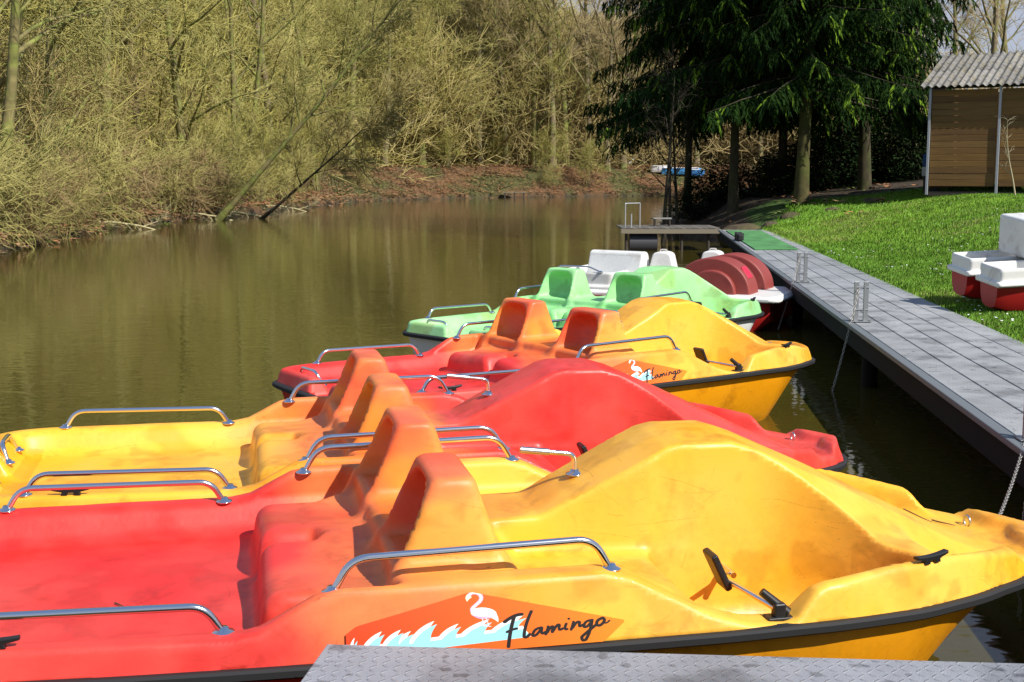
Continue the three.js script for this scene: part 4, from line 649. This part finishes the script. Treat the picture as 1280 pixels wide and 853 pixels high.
{ // thin dark saplings and the bare twiggy growth at the water's corner
  const g = bareTree({ ...P0, seed: 61, h: 4.6, r: 0.06, limbs: 9, low: 0.3, reach: 0.3, spread: 1.1, sec: 4, twig: 4, twigLen: 0.4, fine: 0.006, fines: 1 });
  const pos = [[829, 31.8], [838, 32.6], [846, 34]]; let first; for (const [px, z] of pos) { const x = (px - 640) / 1605 * z, p = [x, 0.1, -z]; if (!first) { first = thing('sapling', 'slim dark bare sapling growing from the water edge by the landing stage', 'sapling', p, 0.5, 'saplings by the landing stage'); mesh('trunk', g.wood, barkDark, first); mesh('twigs', g.twigs, barkDark, first); } else copyOf(first, p, px, null, null, 0.9); }
  const h = bareTree({ ...P0, seed: 63, h: 2.0, r: 0.022, limbs: 5, low: 0.35, reach: 0.3, spread: 0.8, sec: 2, twig: 2, twigLen: 0.25, fine: 0.004, fines: 1 }), x = (1268 - 640) / 1605 * 26.9, t = thing('young_tree', 'pale thin young tree growing in front of the hut wall', 'sapling', [x, groundY(x, 26.9), -26.9]); mesh('trunk', h.wood, std(0.42, 0.37, 0.22, 0.9), t); mesh('twigs', h.twigs, std(0.42, 0.37, 0.22, 0.9), t);
}

// ---------------------------------------------------------------- hut
{
  const hx = 9.42, hz = 29.4, gy = 1.24, t = thing('wooden_hut', 'brown plank hut with a grey corrugated roof at the top of the lawn', 'hut', [hx, gy, -hz], -R(30));
  const wood = dataTex(512, (u, v) => { const k = 0.62 + 0.55 * (tfbm(u * 0.5, v, 24, 6, 3) * 0.5 + tfbm(u, v * 1, 6, 17, 4) * 0.5 - 0.28); return [k, k * 0.96, k * 0.9]; }, false, 0.6); wood.repeat.set(0.25, 1.6);
  const mats = [[0.25, 0.138, 0.036], [0.285, 0.158, 0.040], [0.205, 0.11, 0.032], [0.26, 0.15, 0.044]].map(([r, g, b]) => new THREE.MeshStandardMaterial({ color: lin(r, g, b), map: wood, roughness: 0.85, bumpMap: wood, bumpScale: 0.004 }));
  const Rn = rng(7), steelPost = std(0.42, 0.44, 0.45, 0.5, 0.5);
  for (let bay = 0; bay < 3; bay++) for (let i = 0; i < 15; i++) { const x0 = bay * 1.5 + 0.06, w = 1.40, y = 0.18 + i * 0.143; const g = box(w, 0.135, 0.024, x0 + w / 2, y + 0.0735, 0.006 * Rn(), 0.006), p = g.attributes.position, u = g.attributes.uv; for (let k = 0; k < p.count; k++) u.setXY(k, p.getX(k) + bay * 3.1 + i * 0.37, p.getY(k)); mesh('wall_plank', g, mats[(i * 3 + bay * 2 + (i >> 2)) % 4], t); }
  for (let k = 0; k < 4; k++) mesh('steel_post', box(0.055, 2.46, 0.06, k * 1.5 + 0.02, 1.22, 0.028, 0.006), steelPost, t);
  mesh('side_wall', box(0.04, 2.3, 2.9, 0.03, 1.27, -1.5), mats[2], t); mesh('back_wall', box(4.5, 2.3, 0.04, 2.28, 1.27, -2.96), mats[2], t); mesh('side_wall', box(0.04, 2.3, 2.9, 4.55, 1.27, -1.5), mats[2], t);
  mesh('sill_beam', box(4.5, 0.1, 0.08, 2.28, 0.02, -0.06), timberDark, t); mesh('wall_plate', box(4.6, 0.09, 0.07, 2.28, 2.40, -0.03), timberDark, t);
  // corrugated sheets
  const roofTex = dataTex(512, (u, v) => { const n = tfbm(u, v, 12, 5, 5), l = sstep(0.56, 0.68, tfbm(u, v, 9, 44, 4)), m = sstep(0.6, 0.72, tfbm(u, v, 14, 71, 4)); const k = 0.75 + 0.6 * (n - 0.45) - 0.4 * m; return [k + 0.06 * l, k + 0.02 * l, k - 0.12 * l]; }, false, 1);
  const roofMats = [0.24, 0.28, 0.215].map(v => new THREE.MeshStandardMaterial({ color: lin(v, v * 0.96, v * 0.88), map: roofTex, roughness: 0.95, side: THREE.DoubleSide }));
  const sheet = (x0, waves, row) => { const pitch = 0.165, nx = waves * 8, nz = 6, pos = [], uv = [], idx = [], len = 1.25, z0 = 0.22 - row * 1.17, sl = 0.36;
    for (const th of [0, 1]) for (let j = 0; j <= nz; j++) for (let i = 0; i <= nx; i++) { const x = x0 + i / 8 * pitch, s = z0 - j / nz * len; pos.push(x, 2.40 + (0.22 - s) * sl + 0.026 * Math.cos(i / 8 * 6.2832) + row * 0.012 - th * 0.009, s); uv.push(x, s); }
    const N = (nx + 1) * (nz + 1); for (const th of [0, 1]) for (let j = 0; j < nz; j++) for (let i = 0; i < nx; i++) { const a = th * N + j * (nx + 1) + i, b = a + nx + 1; th ? idx.push(a, b, a + 1, a + 1, b, b + 1) : idx.push(a, a + 1, b, a + 1, b + 1, b); }
    for (let i = 0; i < nx; i++) idx.push(i, N + i, i + 1, i + 1, N + i, N + i + 1);
    const g = new THREE.BufferGeometry(); g.setAttribute('position', new THREE.Float32BufferAttribute(pos, 3)); g.setAttribute('uv', new THREE.Float32BufferAttribute(uv, 2)); g.setIndex(idx); g.computeVertexNormals(); return g; };
  for (let row = 0; row < 2; row++) for (let k = 0; k < 6; k++) mesh('roof_sheet', sheet(-0.16 + k * 0.825, 5, row), roofMats[(k + row * 2) % 3], t);
  const b = thing('storage_box', 'blue and white plastic box beside the hut corner', 'box', [9.93, groundY(9.93, 30.6), -30.6]); mesh('lid', box(0.34, 0.3, 0.4, 0, 0.80, 0, 0.03), std(0.02, 0.10, 0.35, 0.5), b); mesh('body', box(0.36, 0.22, 0.42, 0, 0.54, 0, 0.02), std(0.6, 0.6, 0.6, 0.5), b); mesh('stand', box(0.3, 0.46, 0.34, 0, 0.22, 0, 0.02), std(0.03, 0.03, 0.03, 0.8), b);
}

// ---------------------------------------------------------------- twin hull boats
const gelRed = new THREE.MeshPhysicalMaterial({ color: lin(0.36, 0.014, 0.012), roughness: 0.42 }), gelWhite = new THREE.MeshPhysicalMaterial({ color: lin(0.70, 0.70, 0.67), roughness: 0.45, map: grimeTex }), gelMaroon = new THREE.MeshPhysicalMaterial({ color: lin(0.25, 0.042, 0.034), roughness: 0.55, map: grimeTex });
// hull tapered to a bow at +x: sections [x, half width, keel y, top y]
function loftHull(sec, zc, openTop) {
  const rings = sec.map(([x, w, k, t]) => [[x, t, zc - w], [x, lerp(k, t, 0.45), zc - w * 0.93], [x, lerp(k, t, 0.1), zc - w * 0.72], [x, k, zc - w * 0.3], [x, k, zc + w * 0.3], [x, lerp(k, t, 0.1), zc + w * 0.72], [x, lerp(k, t, 0.45), zc + w * 0.93], [x, t, zc + w]]), pos = [], idx = [], S = 8;
  for (const r of rings) for (const p of r) pos.push(...p); for (let i = 0; i < rings.length - 1; i++) for (let k = 0; k < S; k++) { if (k === S - 1 && openTop) continue; const a = i * S + k, b = i * S + (k + 1) % S, c = a + S, d = b + S; idx.push(a, b, c, b, d, c); }
  for (const e of [0, rings.length - 1]) for (let k = 1; k < S - 1; k++) idx.push(...(e ? [e * S, e * S + k, e * S + k + 1] : [0, k + 1, k]));
  const g = new THREE.BufferGeometry(); g.setAttribute('position', new THREE.Float32BufferAttribute(pos, 3)); g.setIndex(idx); g.computeVertexNormals(); const h = toCreasedNormals(g, 0.7), uv = []; for (let i = 0; i < h.attributes.position.count; i++) uv.push(h.attributes.position.getX(i), h.attributes.position.getY(i) + h.attributes.position.getZ(i)); h.setAttribute('uv', new THREE.Float32BufferAttribute(uv, 2)); return h;
}
function tray(x0, x1, z0, z1, y0, y1, th, flare, r) { // open moulded tray with rounded rim
  const f = (x, y, z) => { const cx = (x0 + x1) / 2, cz = (z0 + z1) / 2, e = (y - y0) * flare, bx = Math.abs(x - cx) - (x1 - x0) / 2 - e, bz = Math.abs(z - cz) - (z1 - z0) / 2 - e, o = smax(bx, bz, r); const shell = Math.max(smax(o, y - y1, 0.03), y0 - y), inner = smax(o + th, y0 + th - y, 0.05); let s = smax(shell, -inner, 0.025); const lip = Math.max(Math.abs(y - (y0 + 0.02)) - 0.022, smax(bx - 0.035, bz - 0.035, r)); return smin(s, Math.max(lip, -(o + th)), 0.02); };
  const net = surfaceNet([x0 - 0.15, y0 - 0.06, z0 - 0.15], [x1 + 0.15, y1 + 0.08, z1 + 0.15], 0.022, f), g = new THREE.BufferGeometry(); g.setAttribute('position', new THREE.Float32BufferAttribute(net.pos, 3)); g.setAttribute('normal', new THREE.Float32BufferAttribute(net.nor, 3)); const uv = []; for (let i = 0; i < net.pos.length; i += 3) uv.push(net.pos[i] + net.pos[i + 2] * 0.3, net.pos[i + 1] + net.pos[i + 2]); g.setAttribute('uv', new THREE.Float32BufferAttribute(uv, 2)); g.setIndex(net.tri); return g;
}
{ // boat drawn up on the lawn: bows point to the left
  const z = 12.0, x = 5.68, t = thing('twin_hull_boat', 'red and white twin hull boat drawn up on the lawn', 'boat', [x, groundY(4.5, z) + 0.12, -z], 0); t.rotation.set(-R(5), Math.PI + R(6), -R(2.5), 'YXZ');
  const sec = [[-1.5, 0.2, 0.0, 0.25], [0.7, 0.205, -0.02, 0.25], [1.1, 0.2, -0.01, 0.25], [1.3, 0.18, 0.0, 0.25], [1.41, 0.165, 0.04, 0.25]];
  for (const s of [-0.30, 0.30]) { mesh('hull', loftHull(sec, s), gelRed, t); mesh('deck_tray', tray(-1.5, 1.40, s - 0.2, s + 0.2, 0.252, 0.42, 0.03, 0.05, 0.03), gelWhite, t); }
  mesh('bridge', box(1.9, 0.03, 0.3, -0.4, 0.31, 0), gelWhite, t);
  mesh('seat', join([box(0.5, 0.05, 0.62, 0.45, 0.40, -0.1, 0.02), box(0.34, 0.36, 0.62, 0.82, 0.60, 0.1, 0.03)]), gelWhite, t);
}
{ // red and white paddle boat behind the green one
  const t = thing('paddle_wheel_boat', 'red and white paddle boat with round maroon wheel covers behind the green boat', 'pedal boat', [1.95, 0, -15.35], -R(26), 'pedal boats moored along the jetty');
  for (const s of [-0.5, 0.5]) mesh('hull', loftHull([[-1.28, 0.22, -0.1, 0.33], [-1.1, 0.27, -0.12, 0.33], [0.8, 0.27, -0.12, 0.33], [1.15, 0.2, -0.05, 0.33], [1.32, 0.1, 0.1, 0.33]], s), gelRed, t);
  mesh('deck', tray(-1.32, 1.42, -0.70, 0.70, 0.335, 0.40, 0.10, 0.02, 0.14), gelWhite, t);
  mesh('stern_tray', tray(-1.34, -0.55, -0.62, 0.62, 0.40, 0.60, 0.05, 0.10, 0.08), gelWhite, t);
  const arch = (r, w, sx) => { const s = new THREE.Shape(); s.moveTo(-r * sx, 0); s.bezierCurveTo(-r * sx, r * 0.62, -r * 0.55, r, 0, r); s.bezierCurveTo(r * 0.55, r, r * sx, r * 0.62, r * sx, 0); s.closePath(); const g = new THREE.ExtrudeGeometry(s, { depth: w, bevelEnabled: true, bevelSize: 0.02, bevelThickness: 0.02, bevelSegments: 3, curveSegments: 20 }); g.translate(0, 0, -w / 2); return g; };
  for (const s of [-0.34, 0.36]) { const c = mesh('wheel_cover', arch(0.395, 0.34, 1.1), gelMaroon, t); c.position.set(0.62, 0.39, s); const p = mesh('cover_panel', arch(0.26, 0.05, 1.0), gelMaroon, c); p.position.set(0.02, 0.0, 0.215); }
  const patch = mesh('red_patch', box(0.17, 0.15, 0.012, 0, 0, 0, 0.004), std(0.62, 0.012, 0.05, 0.5), t); patch.position.set(0.985, 0.64, 0.36); patch.rotation.set(0, Math.PI / 2, 0); patch.rotateX(-0.62);
  // white wedge seat backs, one with the broad back
  const wedge = (w, h, d0, d1) => { const s = new THREE.Shape(); s.moveTo(-d0 / 2, 0); s.lineTo(-d1 / 2, h - 0.04); s.quadraticCurveTo(-d1 / 2, h, 0, h); s.quadraticCurveTo(d1 / 2, h, d1 / 2 + 0.01, h - 0.04); s.lineTo(d0 / 2, 0); s.closePath(); const g = new THREE.ExtrudeGeometry(s, { depth: w, bevelEnabled: true, bevelSize: 0.02, bevelThickness: 0.02, bevelSegments: 3 }); g.translate(0, 0, -w / 2); return g; };
  const add = (n, g, x, y, z, ry) => { const m = mesh(n, g, gelWhite, t); m.position.set(x, y, z); m.rotation.y = ry; return m; };
  add('seat_back', wedge(0.70, 0.38, 0.34, 0.12), -0.72, 0.42, 0.0, Math.PI / 2 - 0.15);
  for (const [x, z] of [[-0.18, -0.1], [0.30, -0.55]]) { const b = add('seat_back', wedge(0.22, 0.40, 0.38, 0.18), x, 0.40, z, 0.1); mesh('handle', pipe([[-0.045, 0.39, 0], [-0.04, 0.44, 0], [0.04, 0.44, 0], [0.045, 0.39, 0]], 0.008, 0.02), gelWhite, b); }
  addRail(t, 'stern_handrail', { tube: pipe([[-1.28, 0.60, 0.63], [-1.23, 0.66, 0.63], [-0.85, 0.66, 0.63], [-0.7, 0.60, 0.63]], 0.01, 0.04), feet: [[-1.28, 0.595, 0.63], [-0.7, 0.595, 0.63]] });
}

// ---------------------------------------------------------------- lawn, stones, far things
{
  const Rn = rng(55), F = new Faces(), blade = (n, h) => { for (let i = 0; i < n; i++) { const a = Rn() * 6.28, l = h * (0.6 + 0.7 * Rn()), x = (Rn() - 0.5) * 0.12, z = (Rn() - 0.5) * 0.12, b = 0.0036, dx = Math.cos(a) * l * 0.45, dz = Math.sin(a) * l * 0.45; F.p.push(x - Math.sin(a) * b, -0.01, z + Math.cos(a) * b, x + Math.sin(a) * b, -0.01, z - Math.cos(a) * b, x + dx, l, z + dz); const nn = V.norm([Math.cos(a) * 0.75, 0.55, Math.sin(a) * 0.75]); for (let k = 0; k < 3; k++) { F.n.push(...nn); F.c.push(1, 1, 1); } } };
  blade(16, 0.034); const geo = F.geo(), im = new THREE.InstancedMesh(geo, new THREE.MeshStandardMaterial({ vertexColors: true, roughness: 0.7, side: THREE.DoubleSide }), 70000), M = new THREE.Matrix4(), Q = new THREE.Quaternion(), Y = new THREE.Vector3(0, 1, 0), C = new THREE.Color(); let n = 0;
  const daisies = []; 
  for (let i = 0; i < 400000 && n < 70000; i++) {
    const z = 9 + 23 * Math.pow(Rn(), 1.25), px = 900 + Rn() * 420, x = (px - 640) / 1605 * z, dk = x - DOCK.right(z); if (dk < 0.02 || z > 30 + Rn() * 4 || (z > 28.2 && dk < (z - 28.2) * 0.3)) continue;
    const s = (0.7 + 0.7 * Rn()) * (1 + (z - 9) * 0.025), g = fbm(x * 0.7, 5, z * 0.7, 3), y = groundY(x, z); M.compose(new THREE.Vector3(x, y, -z), Q.setFromAxisAngle(Y, Rn() * 6.28), new THREE.Vector3(s * 1.25, s * (0.7 + 0.6 * g), s * 1.25)); im.setMatrixAt(n, M);
    const dry = Rn() < 0.05 + 0.35 * sstep(0.60, 0.70, g) ? 1 : 0, wide = fbm(x * 0.22 + 3, 9, z * 0.22, 3), t = clamp((g - 0.35) * 1.6 + (wide - 0.5) * 2.0 + (Rn() - 0.5) * 0.5); C.setRGB(dry ? 0.26 : lerp(0.13, 0.21, t), dry ? 0.27 : lerp(0.30, 0.40, t), dry ? 0.07 : lerp(0.010, 0.018, t)); im.setColorAt(n, C); n++;
    if (Rn() < 0.012 && fbm(x * 0.9 + 7, 2, z * 0.9, 2) > 0.52) daisies.push([x, y + 0.055, z]);
  }
  im.count = n; im.name = numbered('lawn_grass'); shadows(im); scene.add(im); tag(im, 'short bright green lawn grass sloping up from the jetty', 'grass', null, 'stuff');
  const dg = new THREE.CylinderGeometry(0.013, 0.006, 0.007, 7); const dm = new THREE.InstancedMesh(dg, std(0.78, 0.78, 0.74, 0.8), daisies.length); daisies.forEach(([x, y, z], i) => { const s = 0.45 + Rn() * 0.5; dm.setMatrixAt(i, M.compose(new THREE.Vector3(x, y, -z), Q.setFromAxisAngle(new THREE.Vector3(1, 0, 0), 0.4 * Rn()), new THREE.Vector3(s, s, s))); }); dm.name = numbered('daisies'); shadows(dm); scene.add(dm); tag(dm, 'tiny white daisies scattered over the lawn', 'flowers', null, 'stuff'); console.log('grass', n, 'daisies', daisies.length);
}
{ // stones between lawn and spruces
  const Rn = rng(66), stone = seed => { const g = new THREE.IcosahedronGeometry(0.3, 3), p = g.attributes.position; for (let i = 0; i < p.count; i++) { const v = new THREE.Vector3().fromBufferAttribute(p, i), k = 0.75 + 0.55 * fbm(v.x * 4 + seed, v.y * 4, v.z * 4, 3); p.setXYZ(i, v.x * k * 1.4, v.y * k * 0.75, v.z * k); } g.computeVertexNormals(); return g; };
  const geos = [stone(1), stone(9), stone(17)], m = new THREE.MeshStandardMaterial({ color: lin(0.11, 0.085, 0.055), roughness: 0.95, map: barkTex }); let k = 0;
  for (const [px, z, s] of [[905, 29.2, 1.5], [930, 29.9, 1.8], [964, 29.7, 1.1], [990, 30.4, 1.5], [1040, 30.3, 0.9], [1088, 30.7, 1.1], [968, 28.5, 0.8]]) { const x = (px - 640) / 1605 * z, o = mesh('edging_stone', geos[k % 3], m); o.position.set(x, groundY(x, z) - 0.09 * s, -z); o.rotation.y = Rn() * 6; o.scale.setScalar(s * 0.8); tag(o, 'rough brown stone edging the shady bank beneath the spruces', 'stone', 'stones along the top of the lawn'); k++; }
}
{ // small timber fishing platform, far house, barrier pole, blue boats beyond the trees
  const zf = 83.2, t = thing('fishing_platform', 'small dark timber platform at the foot of the far bank', 'platform', [0.15, 0, -zf]); for (let i = 0; i < 6; i++) mesh('plank', box(0.24, 0.05, 1.0, -0.65 + i * 0.26, 0.34, 0), std(0.20, 0.17, 0.12, 0.9), t); for (const x of [-0.6, 0, 0.6]) mesh('post', box(0.1, 0.9, 0.1, x, -0.1, 0.42), timberDark, t);
  const hz = 128, hx = (858 - 640) / 1605 * hz, hy = groundY(hx, hz), h = thing('brick_house', 'red brick house with a tiled roof glimpsed behind the far trees', 'house', [hx, hy, -hz], 0.3);
  mesh('wall', box(5.5, 3.4, 5, 0, 1.7, 0), std(0.42, 0.11, 0.05, 0.9), h); const rs = new THREE.Shape(); rs.moveTo(-3.2, 0); rs.lineTo(0, 2.6); rs.lineTo(3.2, 0); rs.closePath(); const rg = new THREE.ExtrudeGeometry(rs, { depth: 5.6, bevelEnabled: false }); rg.translate(0, 3.4, -2.8); rg.rotateY(Math.PI / 2); const rf = mesh('roof', rg, std(0.40, 0.10, 0.045, 0.9), h); mesh('chimney', box(0.5, 1.2, 0.5, 1, 5.9, 0), std(0.30, 0.10, 0.06, 0.9), rf);
  for (const x of [-1.5, 1.5]) { const w = mesh('window', box(1.1, 1.2, 0.08, x, 1.9, 2.51), std(0.7, 0.7, 0.68, 0.6), h); mesh('pane', box(0.92, 1.02, 0.03, x, 1.9, 2.545), std(0.03, 0.04, 0.05, 0.1), w); }
  const bz = 97, bx = px => (px - 640) / 1605 * bz; const pole = thing('barrier_pole', 'white barrier pole with a red tip on the far bank', 'pole', [bx(783), groundY(bx(783), bz), -bz]); mesh('pole', rod([0, 0, 0], [0.95, 0.95, 0], 0.07), std(0.75, 0.74, 0.68, 0.6), pole); mesh('tip', rod([0.95, 0.95, 0], [1.15, 1.15, 0], 0.1), std(0.6, 0.03, 0.02, 0.6), pole);
  const hullG = loftHull([[-1.2, 0.3, 0, 0.42], [-0.4, 0.45, 0, 0.42], [0.6, 0.42, 0, 0.42], [1.1, 0.2, 0.08, 0.42], [1.3, 0.04, 0.2, 0.42]], 0);
  for (const [px, col, lab, s] of [[838, [0.06, 0.28, 0.62], 'long blue boat lying on the far bank beyond the saplings', [1.15, 1.1, 1]], [857, [0.05, 0.22, 0.55], 'short blue boat next to the long blue one', [0.45, 1.2, 1]], [815, [0.75, 0.76, 0.80], 'white boat lying on the far bank near the barrier pole', [0.6, 1.1, 1]]]) { const b = thing('rowing_boat', lab, 'boat', [bx(px), groundY(bx(px), 92) + 0.02, -92], 0.1, 'boats on the far bank'); b.scale.set(...s); mesh('hull', hullG, std(...col, 0.5), b); mesh('gunwale', box(2.2, 0.05, 0.9, 0, 0.44, 0, 0.02), std(0.7, 0.7, 0.7, 0.5), b); }
}

{ // dry twigs blown onto the decks
  const Rn = rng(21), lay = (b, x, z, len, ang, label) => { const g = new Twigs(); const s = grow([0, 0.006, 0], [Math.cos(ang), 0, Math.sin(ang)], len, 4, 0.35, 0, Rn); for (const p of s) p[1] = 0.006 + (deckY(x + p[0], z + p[2]) - deckY(x, z)); g.tube(s, [0.0028, 0.003, 0.0026, 0.002, 0.0012], 5); const o = mesh('dry_twig', g.geo(), std(0.09, 0.05, 0.025, 0.9)); const p = b.localToWorld(new THREE.Vector3(x, deckY(x, z), z)); o.position.copy(p); o.rotation.y = b.rotation.y; tag(o, label, 'twig', 'dry twigs lying on the boats'); };
  for (const b of [boat1, boat3]) b.updateMatrixWorld();
  lay(boat1, 1.55, -0.05, 0.11, 0.3, 'short dry twig on the yellow bow deck by the walkway'); lay(boat1, 1.74, -0.16, 0.10, 1.2, 'thin dry twig on the yellow bow deck by the worn edge'); lay(boat1, -1.35, 0.1, 0.05, 0.8, 'small curved twig on the red stern deck');
}
renderer.render(scene, camera);
